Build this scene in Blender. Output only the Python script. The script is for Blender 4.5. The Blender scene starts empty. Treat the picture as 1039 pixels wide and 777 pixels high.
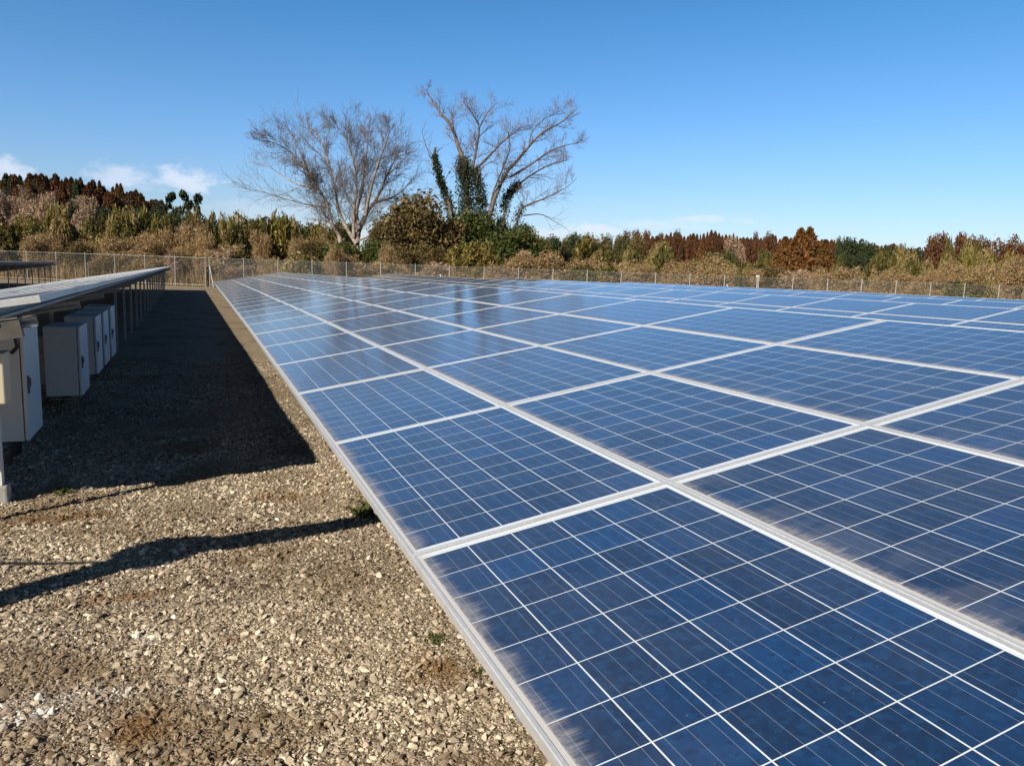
import bpy, bmesh, math, random
import numpy as np
from mathutils import Vector, Matrix

C = bpy.context.scene.collection
rnd = random.Random(7)
rng = np.random.default_rng(11)
TAU = math.tau
H0 = 0.65                      # height of the arrays' low edge above the gravel

# ------------------------------------------------------------------ camera
FPX = 750.66
YAW, PITCH, ROLL = math.radians(22.788), math.radians(-8.365), math.radians(2.004)
CAM = Vector((-0.6184, -2.2812, 0.9346 + H0))
_f = Vector((math.sin(YAW) * math.cos(PITCH), math.cos(YAW) * math.cos(PITCH), math.sin(PITCH)))
_r = Vector((math.cos(YAW), -math.sin(YAW), 0))
_u = _r.cross(_f)
RIGHT = _r * math.cos(ROLL) + _u * math.sin(ROLL)
UP = -_r * math.sin(ROLL) + _u * math.cos(ROLL)
cam_d = bpy.data.cameras.new("camera")
cam = bpy.data.objects.new("camera", cam_d)
C.objects.link(cam)
cam.matrix_world = Matrix(((RIGHT.x, UP.x, -_f.x, CAM.x), (RIGHT.y, UP.y, -_f.y, CAM.y),
                           (RIGHT.z, UP.z, -_f.z, CAM.z), (0, 0, 0, 1)))
cam_d.sensor_width = 36
cam_d.lens = 36 * FPX / 1039
cam_d.clip_start = 0.05
cam_d.clip_end = 6000
bpy.context.scene.camera = cam

# ------------------------------------------------------------------ light
SUN_TO = Vector((-1.25, -0.80, 1.0)).normalized()
sun_el = math.asin(SUN_TO.z)
sun_az = math.atan2(SUN_TO.x, SUN_TO.y)
sc = bpy.context.scene
sc.view_settings.view_transform = 'Standard'
sc.view_settings.look = 'None'
sc.view_settings.gamma = 1
sc.view_settings.exposure = 0.30
sun_d = bpy.data.lights.new("sun", 'SUN')
sun_d.energy = 5.0
sun_d.angle = math.radians(0.53)
sun_d.color = (1.0, 0.915, 0.775)
sun = bpy.data.objects.new("sun", sun_d)
C.objects.link(sun)
sun.rotation_euler = (-SUN_TO).to_track_quat('-Z', 'Y').to_euler()
sun.location = (-20, -15, 30)

world = bpy.data.worlds.new("World")
sc.world = world
world.use_nodes = True
SKY_STRENGTH = 0.085


def axis_point(x, y, D):
    """point seen at photo pixel (x, y) at depth D along the view axis"""
    d = _f + RIGHT * ((x - 519.5) / FPX) - UP * ((y - 388.5) / FPX)
    return CAM + d * D


def azel(x, y):
    d = (axis_point(x, y, 1) - CAM).normalized()
    return math.atan2(d.x, d.y), math.asin(d.z)


def build_world():
    nt = world.node_tree
    for n in list(nt.nodes):
        nt.nodes.remove(n)
    N, L = nt.nodes.new, nt.links.new
    out = N('ShaderNodeOutputWorld'); bg = N('ShaderNodeBackground')
    bg.inputs[1].default_value = SKY_STRENGTH
    sky = N('ShaderNodeTexSky'); sky.sky_type = 'NISHITA'; sky.sun_disc = False
    sky.sun_elevation = sun_el; sky.sun_rotation = sun_az
    sky.air_density = 1.0; sky.dust_density = 0.6; sky.ozone_density = 1.6
    sky.altitude = 50
    tc = N('ShaderNodeTexCoord'); sep = N('ShaderNodeSeparateXYZ')
    L(tc.outputs['Generated'], sep.inputs[0])

    def m(op, a, b=None, c=None):
        n = N('ShaderNodeMath'); n.operation = op
        for k, v in enumerate((a, b, c)):
            if v is None: continue
            if isinstance(v, (int, float)): n.inputs[k].default_value = v
            else: L(v, n.inputs[k])
        return n.outputs[0]
    az = m('ARCTAN2', sep.outputs[0], sep.outputs[1])
    el = m('ARCSINE', sep.outputs[2])
    cmb = N('ShaderNodeCombineXYZ')
    L(m('MULTIPLY', az, 1.0), cmb.inputs[0]); L(m('MULTIPLY', el, 1.7), cmb.inputs[1])
    no = N('ShaderNodeTexNoise'); no.inputs['Scale'].default_value = 38
    no.inputs['Detail'].default_value = 6; no.inputs['Roughness'].default_value = 0.62
    L(cmb.outputs[0], no.inputs['Vector'])
    nz = m('MULTIPLY', m('SUBTRACT', no.outputs[0], 0.5), 2.6)
    total = None
    # cumulus puffs low over the horizon: pixel centre, half width, half height, density
    for (x, y, w, h, a) in ((190, 183, 34, 12, .68), (124, 179, 40, 11, .5), (5, 171, 28, 10, .62),
                            (606, 233, 34, 8, .6), (560, 238, 50, 7, .4), (716, 223, 44, 4.5, .45),
                            (270, 214, 60, 12, .2), (372, 205, 26, 12, .4), (-60, 168, 60, 14, .6),
                            (660, 229, 60, 5, .3), (320, 235, 120, 12, .3), (1180, 250, 60, 12, .5)):
        a0, e0 = azel(x, y)
        aw = abs(azel(x + w, y)[0] - a0); eh = h / FPX
        dx = m('DIVIDE', m('SUBTRACT', az, a0), aw); dy = m('DIVIDE', m('SUBTRACT', el, e0), eh)
        d = m('SQRT', m('ADD', m('MULTIPLY', dx, dx), m('MULTIPLY', dy, dy)))
        d = m('ADD', d, nz)
        mr = N('ShaderNodeMapRange'); mr.interpolation_type = 'SMOOTHSTEP'
        L(d, mr.inputs[0])
        mr.inputs[1].default_value = 1.2; mr.inputs[2].default_value = 0.25
        mr.inputs[3].default_value = 0; mr.inputs[4].default_value = a
        total = mr.outputs[0] if total is None else m('MAXIMUM', total, mr.outputs[0])
    # sky tint: bluer, and dimmed overhead to deepen the shadows below
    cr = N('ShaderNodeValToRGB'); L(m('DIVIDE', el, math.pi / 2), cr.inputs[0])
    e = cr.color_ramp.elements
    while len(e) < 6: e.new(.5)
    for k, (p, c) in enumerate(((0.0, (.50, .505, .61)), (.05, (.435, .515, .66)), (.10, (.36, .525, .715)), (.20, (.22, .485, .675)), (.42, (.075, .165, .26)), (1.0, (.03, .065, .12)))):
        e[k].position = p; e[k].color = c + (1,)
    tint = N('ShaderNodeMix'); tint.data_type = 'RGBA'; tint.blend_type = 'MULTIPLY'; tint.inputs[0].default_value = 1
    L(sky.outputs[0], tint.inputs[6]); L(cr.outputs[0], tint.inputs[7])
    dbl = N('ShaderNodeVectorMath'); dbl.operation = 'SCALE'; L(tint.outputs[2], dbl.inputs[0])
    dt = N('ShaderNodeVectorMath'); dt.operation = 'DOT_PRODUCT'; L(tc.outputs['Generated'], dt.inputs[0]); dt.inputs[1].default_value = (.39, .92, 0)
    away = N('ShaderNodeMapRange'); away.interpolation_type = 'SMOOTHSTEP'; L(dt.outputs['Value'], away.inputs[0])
    away.inputs[1].default_value = -.45; away.inputs[2].default_value = .45; away.inputs[3].default_value = .9; away.inputs[4].default_value = 2.0  # sky behind the camera dimmed below natural level to cut fill in shadows
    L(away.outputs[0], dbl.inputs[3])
    mix = N('ShaderNodeMix'); mix.data_type = 'RGBA'
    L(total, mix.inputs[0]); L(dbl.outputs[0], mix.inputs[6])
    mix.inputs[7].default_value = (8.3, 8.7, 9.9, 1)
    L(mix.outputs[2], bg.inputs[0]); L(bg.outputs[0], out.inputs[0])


build_world()


# ------------------------------------------------------------------ helpers
def tag(o, label=None, cat=None, group=None, kind=None):
    if label: o['label'] = label
    if cat: o['category'] = cat
    if group: o['group'] = group
    if kind: o['kind'] = kind
    return o


def empty(name, loc, rz=0.0):
    o = bpy.data.objects.new(name, None)
    o.empty_display_size = 0.3
    C.objects.link(o); o.location = loc; o.rotation_euler = (0, 0, rz)
    return o


def np_mesh(name, V, F, mat=None, smooth=False):
    """V (n,3), F list of arrays (m,k) with one k each"""
    me = bpy.data.meshes.new(name)
    V = np.asarray(V, np.float32)
    if not isinstance(F, list): F = [F]
    F = [np.asarray(f, np.int32) for f in F if len(f)]
    me.vertices.add(len(V)); me.vertices.foreach_set('co', V.ravel())
    loops = np.concatenate([f.ravel() for f in F])
    sizes = np.concatenate([np.full(len(f), f.shape[1], np.int32) for f in F])
    starts = np.concatenate([[0], np.cumsum(sizes)[:-1]]).astype(np.int32)
    me.loops.add(len(loops)); me.loops.foreach_set('vertex_index', loops)
    me.polygons.add(len(sizes)); me.polygons.foreach_set('loop_start', starts)
    me.polygons.foreach_set('loop_total', sizes)
    me.polygons.foreach_set('use_smooth', np.full(len(sizes), bool(smooth)))
    me.update(calc_edges=True)
    if mat: me.materials.append(mat)
    return me


def link(name, me, parent=None, loc=None):
    o = bpy.data.objects.new(name, me)
    C.objects.link(o)
    if parent is not None: o.parent = parent
    if loc is not None: o.location = loc
    return o


class MB:
    """collects boxes, bars and tubes into one mesh"""
    def __init__(s): s.bm = bmesh.new()

    def box(s, lo, hi, bevel=0.0, rot=None, about=None):
        lo, hi = Vector(lo), Vector(hi)
        b = bmesh.new()
        bmesh.ops.create_cube(b, size=1)
        for v in b.verts:
            v.co = Vector([lo[i] + (v.co[i] + .5) * (hi[i] - lo[i]) for i in range(3)])
        if bevel > 0:
            bmesh.ops.bevel(b, geom=list(b.edges), offset=bevel, segments=2, affect='EDGES', profile=0.6)
        if rot is not None:
            bmesh.ops.transform(b, matrix=rot, verts=list(b.verts))
        t = bpy.data.meshes.new('tmp'); b.to_mesh(t); b.free()
        s.bm.from_mesh(t); bpy.data.meshes.remove(t)
        return s

    def beam(s, p0, p1, w, h, up=(0, 0, 1)):
        p0, p1 = Vector(p0), Vector(p1)
        d = (p1 - p0).normalized(); up = Vector(up)
        sd = d.cross(up).normalized(); up2 = sd.cross(d)
        vs = []
        for p in (p0, p1):
            for a, b in ((-1, -1), (1, -1), (1, 1), (-1, 1)):
                vs.append(s.bm.verts.new(p + sd * a * w / 2 + up2 * b * h / 2))
        for f in ((0, 1, 2, 3), (7, 6, 5, 4), (0, 4, 5, 1), (1, 5, 6, 2), (2, 6, 7, 3), (3, 7, 4, 0)):
            s.bm.faces.new([vs[i] for i in f])
        return s

    def channel(s, p0, p1, w, h, t=0.004, up=(0, 0, 1), side=1):
        """C channel: web plus two flanges and lips"""
        p0, p1 = Vector(p0), Vector(p1)
        d = (p1 - p0).normalized(); up = Vector(up)
        sd = d.cross(up).normalized() * side; u2 = (d.cross(up).normalized()).cross(d)
        s.beam(p0 - sd * (w / 2 - t / 2), p1 - sd * (w / 2 - t / 2), t, h - 2 * t - .001, up)
        for k in (-1, 1):
            s.beam(p0 + u2 * k * (h / 2 - t / 2), p1 + u2 * k * (h / 2 - t / 2), w, t, up)
            s.beam(p0 + u2 * k * (h / 2 - t - .0085) + sd * (w / 2 - t / 2), p1 + u2 * k * (h / 2 - t - .0085) + sd * (w / 2 - t / 2), t, .015, up)
        return s

    def tube(s, pts, r, n=8):
        pts = [Vector(p) for p in pts]
        rs = r if isinstance(r, (list, tuple)) else [r] * len(pts)
        rings = []
        for i, p in enumerate(pts):
            d = (pts[min(i + 1, len(pts) - 1)] - pts[max(i - 1, 0)]).normalized()
            a = d.orthogonal().normalized() if i == 0 else (a - d * a.dot(d)).normalized()
            b = d.cross(a)
            rings.append([s.bm.verts.new(p + (a * math.cos(TAU * k / n) + b * math.sin(TAU * k / n)) * rs[i]) for k in range(n)])
        for i in range(len(rings) - 1):
            for k in range(n):
                s.bm.faces.new((rings[i][k], rings[i][(k + 1) % n], rings[i + 1][(k + 1) % n], rings[i + 1][k]))
        s.bm.faces.new(rings[0][::-1]); s.bm.faces.new(rings[-1])
        return s

    def mesh(s, name, mat):
        me = bpy.data.meshes.new(name)
        bmesh.ops.recalc_face_normals(s.bm, faces=list(s.bm.faces))
        s.bm.to_mesh(me); s.bm.free(); me.materials.append(mat)
        return me

    def build(s, name, mat, parent=None):
        return link(name, s.mesh(name, mat), parent)


class NT:
    """small wrapper for writing node materials"""
    def __init__(s, name):
        s.m = bpy.data.materials.new(name); s.m.use_nodes = True
        s.t = s.m.node_tree; s.bsdf = s.t.nodes['Principled BSDF']

    def n(s, kind, **kw):
        x = s.t.nodes.new(kind)
        for k, v in kw.items(): setattr(x, k, v)
        return x

    def l(s, a, b): s.t.links.new(a, b)

    def put(s, sock, v):
        if isinstance(v, (int, float)): sock.default_value = v
        elif isinstance(v, tuple): sock.default_value = v if len(v) == len(sock.default_value) else v + (1,)
        else: s.l(v, sock)

    def math(s, op, a, b=None, c=None, clamp=False):
        x = s.n('ShaderNodeMath', operation=op, use_clamp=clamp)
        for k, v in enumerate((a, b, c)):
            if v is not None: s.put(x.inputs[k], v)
        return x.outputs[0]

    def mix(s, f, a, b, blend='MIX'):
        x = s.n('ShaderNodeMix', data_type='RGBA', blend_type=blend)
        s.put(x.inputs[0], f); s.put(x.inputs[6], a); s.put(x.inputs[7], b)
        return x.outputs[2]

    def noise(s, vec, scale, detail=4, rough=0.55, dist=0.0):
        x = s.n('ShaderNodeTexNoise'); s.l(vec, x.inputs['Vector'])
        x.inputs['Scale'].default_value = scale; x.inputs['Detail'].default_value = detail
        x.inputs['Roughness'].default_value = rough; x.inputs['Distortion'].default_value = dist
        return x.outputs[0]

    def ss(s, v, a, b, lo=0.0, hi=1.0):
        x = s.n('ShaderNodeMapRange', interpolation_type='SMOOTHSTEP')
        s.put(x.inputs[0], v); s.put(x.inputs[1], a); s.put(x.inputs[2], b)
        x.inputs[3].default_value = lo; x.inputs[4].default_value = hi
        return x.outputs[0]

    def ramp(s, v, stops):
        x = s.n('ShaderNodeValToRGB'); s.l(v, x.inputs[0]); e = x.color_ramp.elements
        while len(e) < len(stops): e.new(0.5)
        for k, (p, c) in enumerate(stops):
            e[k].position = p; e[k].color = c + (1,)
        return x.outputs[0]

    def bump(s, h, strength, dist):
        x = s.n('ShaderNodeBump'); s.l(h, x.inputs['Height'])
        x.inputs['Strength'].default_value = strength; x.inputs['Distance'].default_value = dist
        s.l(x.outputs[0], s.bsdf.inputs['Normal'])

    def set(s, **kw):
        for k, v in kw.items(): s.put(s.bsdf.inputs[k.replace('_', ' ')], v)
        return s


# ------------------------------------------------------------------ materials
def mat_metal(name, col, rough, metallic, spot=0.25, scale=30):
    t = NT(name); tc = t.n('ShaderNodeTexCoord')
    n1 = t.noise(tc.outputs['Object'], scale, 5, .65)
    n2 = t.noise(tc.outputs['Object'], 3, 4)
    dark = tuple(c * (1 - spot) for c in col)
    c = t.mix(t.ss(n1, .35, .65), dark, col)
    c = t.mix(t.ss(n2, .5, .75, 0, .35), c, (.30, .27, .22))
    t.set(Base_Color=c, Metallic=metallic, Roughness=t.math('MULTIPLY_ADD', n1, .25, rough - .12))
    return t.m


M_FRAME = mat_metal('anodised_aluminium', (.77, .785, .80), .38, .45, .1, 60)
M_GALV = mat_metal('galvanised_steel', (.46, .47, .47), .5, .55, .3, 25)
M_FENCE = mat_metal('fence_steel', (.52, .54, .52), .5, .3, .15, 20)
M_WIRE = mat_metal('fence_wire', (.34, .35, .34), .5, .2, .1, 20)
M_BLACK = mat_metal('black_plastic', (.025, .025, .027), .5, 0, .2, 40)
M_HANDLE = mat_metal('handle_grey', (.16, .16, .165), .45, .4, .2, 40)
M_BEAM = mat_metal('shade_darkened_steel', (.13, .12, .11), .6, .3, .3, 14)  # grey-brown steel, darkened in the base colour to stand in for shade
M_CONC = mat_metal('concrete', (.42, .41, .38), .85, 0, .25, 12)


def mat_paint(name, col, rough=.42):
    t = NT(name); tc = t.n('ShaderNodeTexCoord')
    mp = t.n('ShaderNodeMapping'); mp.inputs['Scale'].default_value = (6, 6, .8)
    t.l(tc.outputs['Object'], mp.inputs[0])
    st = t.noise(mp.outputs[0], 3, 5, .6)
    fine = t.noise(tc.outputs['Object'], 90, 3)
    c = t.mix(t.ss(st, .5, .8, 0, .3), col, tuple(k * .62 for k in col))
    c = t.mix(t.ss(fine, .62, .75, 0, .25), c, (.30, .25, .18))
    t.set(Base_Color=c, Roughness=rough)
    t.bump(fine, .08, .002)
    return t.m


M_CAB = mat_paint('cabinet_paint', (.70, .725, .73))
M_DOOR = mat_paint('cabinet_door_paint', (.73, .755, .76))
M_BEIGE = mat_paint('beige_plastic', (.66, .58, .42), .5)
M_WHITE = mat_paint('white_paint', (.78, .77, .73), .5)


def mat_panel():
    t = NT('solar_cell_glass')
    tc = t.n('ShaderNodeTexCoord'); sep = t.n('ShaderNodeSeparateXYZ')
    t.l(tc.outputs['Object'], sep.inputs[0])
    v, u = sep.outputs[0], sep.outputs[1]
    oi = t.n('ShaderNodeObjectInfo'); orand = oi.outputs['Random']
    cu = t.math('DIVIDE', t.math('SUBTRACT', u, .0365), .159)
    cv = t.math('DIVIDE', t.math('SUBTRACT', v, .0245), .159)
    fu, fv = t.math('FRACT', cu), t.math('FRACT', cv)
    au = t.math('ABSOLUTE', t.math('SUBTRACT', fu, .5)); av = t.math('ABSOLUTE', t.math('SUBTRACT', fv, .5))
    gu = t.math('GREATER_THAN', au, .5 - .0100); gv = t.math('GREATER_THAN', av, .5 - .0125)
    line = t.math('MAXIMUM', gu, gv)
    for val, hi in ((cu, 10), (cv, 6)):
        line = t.math('MAXIMUM', line, t.math('LESS_THAN', val, 0.0))
        line = t.math('MAXIMUM', line, t.math('GREATER_THAN', val, float(hi)))
    # three bus bars along the row in each cell
    f3 = t.math('FRACT', t.math('MULTIPLY', fv, 3.0))
    bus = t.math('LESS_THAN', t.math('ABSOLUTE', t.math('SUBTRACT', f3, .5)), .0165)
    # cell colour
    cmb = t.n('ShaderNodeCombineXYZ')
    t.l(t.math('FLOOR', cu), cmb.inputs[0]); t.l(t.math('FLOOR', cv), cmb.inputs[1])
    t.l(t.math('MULTIPLY', orand, 91.7), cmb.inputs[2])
    wn = t.n('ShaderNodeTexWhiteNoise', noise_dimensions='3D'); t.l(cmb.outputs[0], wn.inputs['Vector'])
    cell = t.ramp(wn.outputs[0], [(0, (.004, .024, .075)), (.35, (.004, .032, .105)), (.75, (.004, .040, .135)), (1, (.003, .052, .180))])
    vor = t.n('ShaderNodeTexVoronoi'); t.l(tc.outputs['Object'], vor.inputs['Vector']); vor.inputs['Scale'].default_value = 62
    grain = t.n('ShaderNodeSeparateColor'); t.l(vor.outputs['Color'], grain.inputs[0])
    cell = t.mix(t.math('MULTIPLY', t.math('POWER', grain.outputs[0], 2.0), .62), cell, (.008, .064, .185))
    cell = t.mix(t.math('MULTIPLY', t.math('POWER', grain.outputs[1], 3.0), .5), cell, (.003, .017, .055))
    cell = t.mix(t.math('MULTIPLY', orand, .25), cell, (.007, .026, .08))
    cell = t.mix(t.math('MULTIPLY', bus, .27), cell, (.50, .56, .62))
    col = t.mix(line, cell, (.74, .785, .82))
    # dust washed down to the low edge, streaked up the slope
    off = t.n('ShaderNodeCombineXYZ'); t.l(t.math('MULTIPLY', orand, 37.0), off.inputs[2])
    vm = t.n('ShaderNodeVectorMath', operation='ADD'); t.l(tc.outputs['Object'], vm.inputs[0]); t.l(off.outputs[0], vm.inputs[1])
    mp = t.n('ShaderNodeMapping'); mp.inputs['Scale'].default_value = (3, 85, 1); t.l(vm.outputs[0], mp.inputs[0])
    st = t.noise(mp.outputs[0], 1.0, 8, .8)
    mp2 = t.n('ShaderNodeMapping'); mp2.inputs['Scale'].default_value = (2.5, 7, 1); t.l(vm.outputs[0], mp2.inputs[0])
    br = t.ss(t.noise(mp2.outputs[0], 1.0, 4), .22, .78, .08, 1.0)
    fine = t.noise(vm.outputs[0], 55, 6, .7)
    edge = t.math('ADD', .020, t.math('MULTIPLY', fine, .026))
    strip = t.ss(t.math('SUBTRACT', edge, v), -.008, .010, 0, .78)
    reach = t.math('ADD', .030, t.math('MULTIPLY', t.math('POWER', st, 2.4), t.math('MULTIPLY', br, .23)))
    streak = t.math('MULTIPLY', t.ss(t.math('SUBTRACT', reach, v), -.030, .040, 0, .50), t.ss(fine, .25, .6, .45, 1))
    dust = t.math('MAXIMUM', strip, streak)
    film = t.math('MULTIPLY', t.ss(v, .42, .0, 0, .09), t.ss(br, .3, .7))
    film = t.math('MULTIPLY', film, t.math('ADD', .35, orand))
    all_over = t.math('MULTIPLY', t.ss(t.noise(vm.outputs[0], 2.2, 6, .7), .35, .8), .05)
    speck = t.ss(t.noise(vm.outputs[0], 130, 2, .5), .73, .77, 0, .35)
    fac = t.math('MAXIMUM', t.math('MAXIMUM', dust, film), t.math('MAXIMUM', all_over, speck))
    col = t.mix(fac, col, (.49, .455, .43))
    rough = t.math('ADD', .42, t.math('MULTIPLY', fac, .4))
    t.set(Base_Color=col, Roughness=rough, Specular_IOR_Level=.2)
    t.set(Coat_Weight=t.math('SUBTRACT', 1.0, dust), Coat_IOR=1.45, Coat_Roughness=t.math('ADD', .10, t.math('MULTIPLY', fac, .35)))
    t.set(Sheen_Weight=.115, Sheen_Roughness=.5, Sheen_Tint=(.95, .93, .9))
    return t.m


M_CELL = mat_panel()


def mat_gravel():
    t = NT('gravel_ground'); tc = t.n('ShaderNodeTexCoord'); P = tc.outputs['Object']
    vor = t.n('ShaderNodeTexVoronoi'); t.l(P, vor.inputs['Vector']); vor.inputs['Scale'].default_value = 75
    vor.inputs['Randomness'].default_value = 1
    sp = t.n('ShaderNodeSeparateColor'); t.l(vor.outputs['Color'], sp.inputs[0])
    v2 = t.n('ShaderNodeTexVoronoi'); t.l(P, v2.inputs['Vector']); v2.inputs['Scale'].default_value = 190
    sp2 = t.n('ShaderNodeSeparateColor'); t.l(v2.outputs['Color'], sp2.inputs[0])
    c = t.ramp(sp.outputs[0], [(0, (.13, .094, .058)), (.35, (.28, .21, .138)), (.7, (.39, .305, .205)), (.9, (.48, .39, .275)), (1, (.60, .52, .40))])
    c2 = t.ramp(sp2.outputs[0], [(0, (.11, .082, .052)), (.6, (.25, .195, .132)), (1, (.42, .35, .26))])
    c = t.mix(t.math('GREATER_THAN', sp.outputs[1], .45), c2, c)
    big = t.noise(P, .9, 6, .65, .4)
    c = t.mix(t.ss(big, .5, .64, 0, .6), c, (.13, .08, .04))
    pale = t.noise(P, 1.7, 5, .6)
    c = t.mix(t.ss(pale, .57, .75, 0, .4), c, (.40, .355, .29))
    h = t.math('ADD', t.math('SUBTRACT', 1.0, vor.outputs['Distance']), t.math('MULTIPLY', sp.outputs[2], .8))
    aw = t.n('ShaderNodeAttribute', attribute_name='white'); ab = t.n('ShaderNodeAttribute', attribute_name='brown')
    c = t.mix(t.math('MULTIPLY', ab.outputs['Fac'], .75), c, (.16, .082, .028))
    c = t.mix(t.math('MULTIPLY', aw.outputs['Fac'], .35), c, (.60, .57, .51))
    t.set(Base_Color=c, Roughness=.92, Specular_IOR_Level=.25)
    t.bump(h, .9, .010)
    return t.m


def mat_stone():
    t = NT('gravel_stone'); at = t.n('ShaderNodeAttribute', attribute_name='tone')
    tc = t.n('ShaderNodeTexCoord')
    c = t.ramp(at.outputs['Fac'], [(0, (.070, .046, .028)), (.2, (.23, .175, .122)), (.48, (.43, .348, .252)), (.74, (.62, .52, .385)), (.93, (.78, .68, .50)), (1, (.88, .83, .70))])
    n = t.noise(tc.outputs['Object'], 160, 3)
    c = t.mix(t.ss(n, .45, .7, 0, .4), c, (.16, .13, .10))
    big = t.noise(tc.outputs['Object'], 1.1, 7, .7, .5)
    c = t.mix(t.ss(big, .49, .60, 0, .70), c, (.16, .10, .042))
    pink = t.noise(tc.outputs['Object'], .7, 5, .6)
    c = t.mix(t.ss(pink, .52, .66, 0, .35), c, (.33, .255, .215))
    aw = t.n('ShaderNodeAttribute', attribute_name='white'); ab = t.n('ShaderNodeAttribute', attribute_name='brown')
    c = t.mix(t.math('MULTIPLY', ab.outputs['Fac'], .7), c, (.19, .10, .035))
    c = t.mix(t.math('MULTIPLY', aw.outputs['Fac'], .8), c, (.72, .70, .66))
    t.set(Base_Color=c, Roughness=.85, Specular_IOR_Level=.3)
    return t.m


def mat_field():
    t = NT('dry_field'); tc = t.n('ShaderNodeTexCoord'); P = tc.outputs['Object']
    n = t.noise(P, .25, 8, .65); n2 = t.noise(P, 3, 5)
    c = t.ramp(n, [(.25, (.10, .085, .04)), (.5, (.22, .165, .09)), (.75, (.14, .12, .05))])
    c = t.mix(t.ss(n2, .4, .7, 0, .5), c, (.27, .20, .125))
    t.set(Base_Color=c, Roughness=1.0, Specular_IOR_Level=.1)
    return t.m


def mat_leaf(name, stops, trans=.25, rough=.6, obj_amt=.35, obj_col=None, gain=1.0):
    """foliage: colour per leaf, with a little variation between plants and light through the leaf"""
    t = NT(name); g = t.n('ShaderNodeNewGeometry'); oi = t.n('ShaderNodeObjectInfo')
    c = t.ramp(g.outputs['Random Per Island'], [(p, tuple(k * gain for k in q)) for p, q in stops])
    if obj_col:
        c = t.mix(t.math('MULTIPLY', oi.outputs['Random'], obj_amt), c, obj_col)
    tc = t.n('ShaderNodeTexCoord')
    t.set(Base_Color=c, Roughness=rough, Specular_IOR_Level=.25)
    out = t.t.nodes['Material Output']
    tr = t.n('ShaderNodeBsdfTranslucent'); t.l(c, tr.inputs[0])
    mx = t.n('ShaderNodeMixShader'); mx.inputs[0].default_value = trans
    t.l(t.bsdf.outputs[0], mx.inputs[1]); t.l(tr.outputs[0], mx.inputs[2]); t.l(mx.outputs[0], out.inputs[0])
    return t.m


M_GRAVEL, M_STONE, M_FIELD = mat_gravel(), mat_stone(), mat_field()
L_CEDAR_RED = mat_leaf('cedar_rust', [(0, (.030, .022, .010)), (.4, (.085, .030, .013)), (.8, (.135, .042, .016)), (1, (.17, .065, .022))], .12, obj_amt=.5, obj_col=(.035, .034, .014), gain=1.25)
L_CEDAR_BRN = mat_leaf('cedar_brown', [(0, (.04, .035, .012)), (.4, (.11, .048, .014)), (.8, (.18, .072, .018)), (1, (.22, .10, .03))], .12, obj_amt=.3, obj_col=(.07, .06, .016), gain=1.25)
L_DARK = mat_leaf('evergreen_dark', [(0, (.010, .018, .008)), (.5, (.022, .036, .014)), (.85, (.042, .060, .020)), (1, (.075, .085, .03))], .15, obj_amt=.4, obj_col=(.05, .055, .02), gain=1.2)
L_OLIVE = mat_leaf('olive_leaf', [(0, (.035, .036, .010)), (.45, (.085, .080, .020)), (.8, (.14, .12, .032)), (1, (.20, .16, .06))], .25, obj_amt=.5, obj_col=(.10, .075, .022), gain=1.35)
L_BAMBOO = mat_leaf('bamboo_leaf', [(0, (.07, .065, .014)), (.45, (.16, .135, .028)), (.8, (.25, .20, .05)), (1, (.34, .27, .10))], .3, obj_amt=.4, obj_col=(.18, .12, .035), gain=1.3)
L_STRAW = mat_leaf('straw_leaf', [(0, (.16, .115, .035)), (.4, (.28, .21, .075)), (.8, (.40, .31, .13)), (1, (.52, .42, .22))], .3, obj_amt=.4, obj_col=(.22, .16, .06))
L_GREEN = mat_leaf('green_leaf', [(0, (.022, .035, .008)), (.5, (.055, .078, .018)), (.85, (.10, .12, .03)), (1, (.17, .16, .05))], .25, obj_amt=.3, obj_col=(.09, .075, .02), gain=1.3)
L_TAN = mat_leaf('dry_tan', [(0, (.15, .095, .042)), (.4, (.29, .20, .095)), (.8, (.42, .30, .155)), (1, (.54, .41, .24))], .25, obj_amt=.4, obj_col=(.30, .18, .085), gain=1.1)
L_BROWN = mat_leaf('brown_leaf', [(0, (.03, .028, .010)), (.4, (.085, .062, .022)), (.75, (.17, .115, .045)), (1, (.30, .21, .10))], .25, obj_amt=.4, obj_col=(.09, .07, .02), gain=1.4)
L_RUST = mat_leaf('rust_leaf', [(0, (.045, .022, .012)), (.45, (.11, .046, .022)), (.85, (.17, .075, .032)), (1, (.23, .12, .055))], .2, obj_amt=.4, obj_col=(.07, .05, .02), gain=1.3)
L_TWIG = mat_leaf('winter_twig', [(0, (.16, .10, .06)), (.5, (.31, .21, .135)), (1, (.46, .34, .23))], .1, obj_amt=.3, obj_col=(.18, .11, .08), gain=1.15)
L_IVY = mat_leaf('ivy_leaf', [(0, (.008, .016, .006)), (.5, (.018, .032, .010)), (.85, (.038, .055, .016)), (1, (.09, .08, .03))], .12, gain=1.2)


def mat_bark(name, a, b):
    t = NT(name); tc = t.n('ShaderNodeTexCoord')
    mp = t.n('ShaderNodeMapping'); mp.inputs['Scale'].default_value = (1, 1, .25); t.l(tc.outputs['Object'], mp.inputs[0])
    n = t.noise(mp.outputs[0], 7, 6, .7)
    t.set(Base_Color=t.mix(t.ss(n, .35, .65), a, b), Roughness=.9, Specular_IOR_Level=.2)
    t.bump(n, .6, .03)
    return t.m


M_BARK_PALE = mat_bark('pale_bark', (.15, .12, .10), (.42, .36, .30))
M_TWIG_GREY = mat_bark('grey_twig', (.12, .092, .075), (.23, .18, .145))
M_TWIG_PINK = mat_bark('pinkish_twig', (.15, .11, .092), (.26, .195, .165))
M_BARK_WARM = mat_bark('warm_bark', (.085, .07, .06), (.22, .18, .15))
M_BARK_DARK = mat_bark('dark_bark', (.045, .032, .024), (.11, .08, .06))

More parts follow.
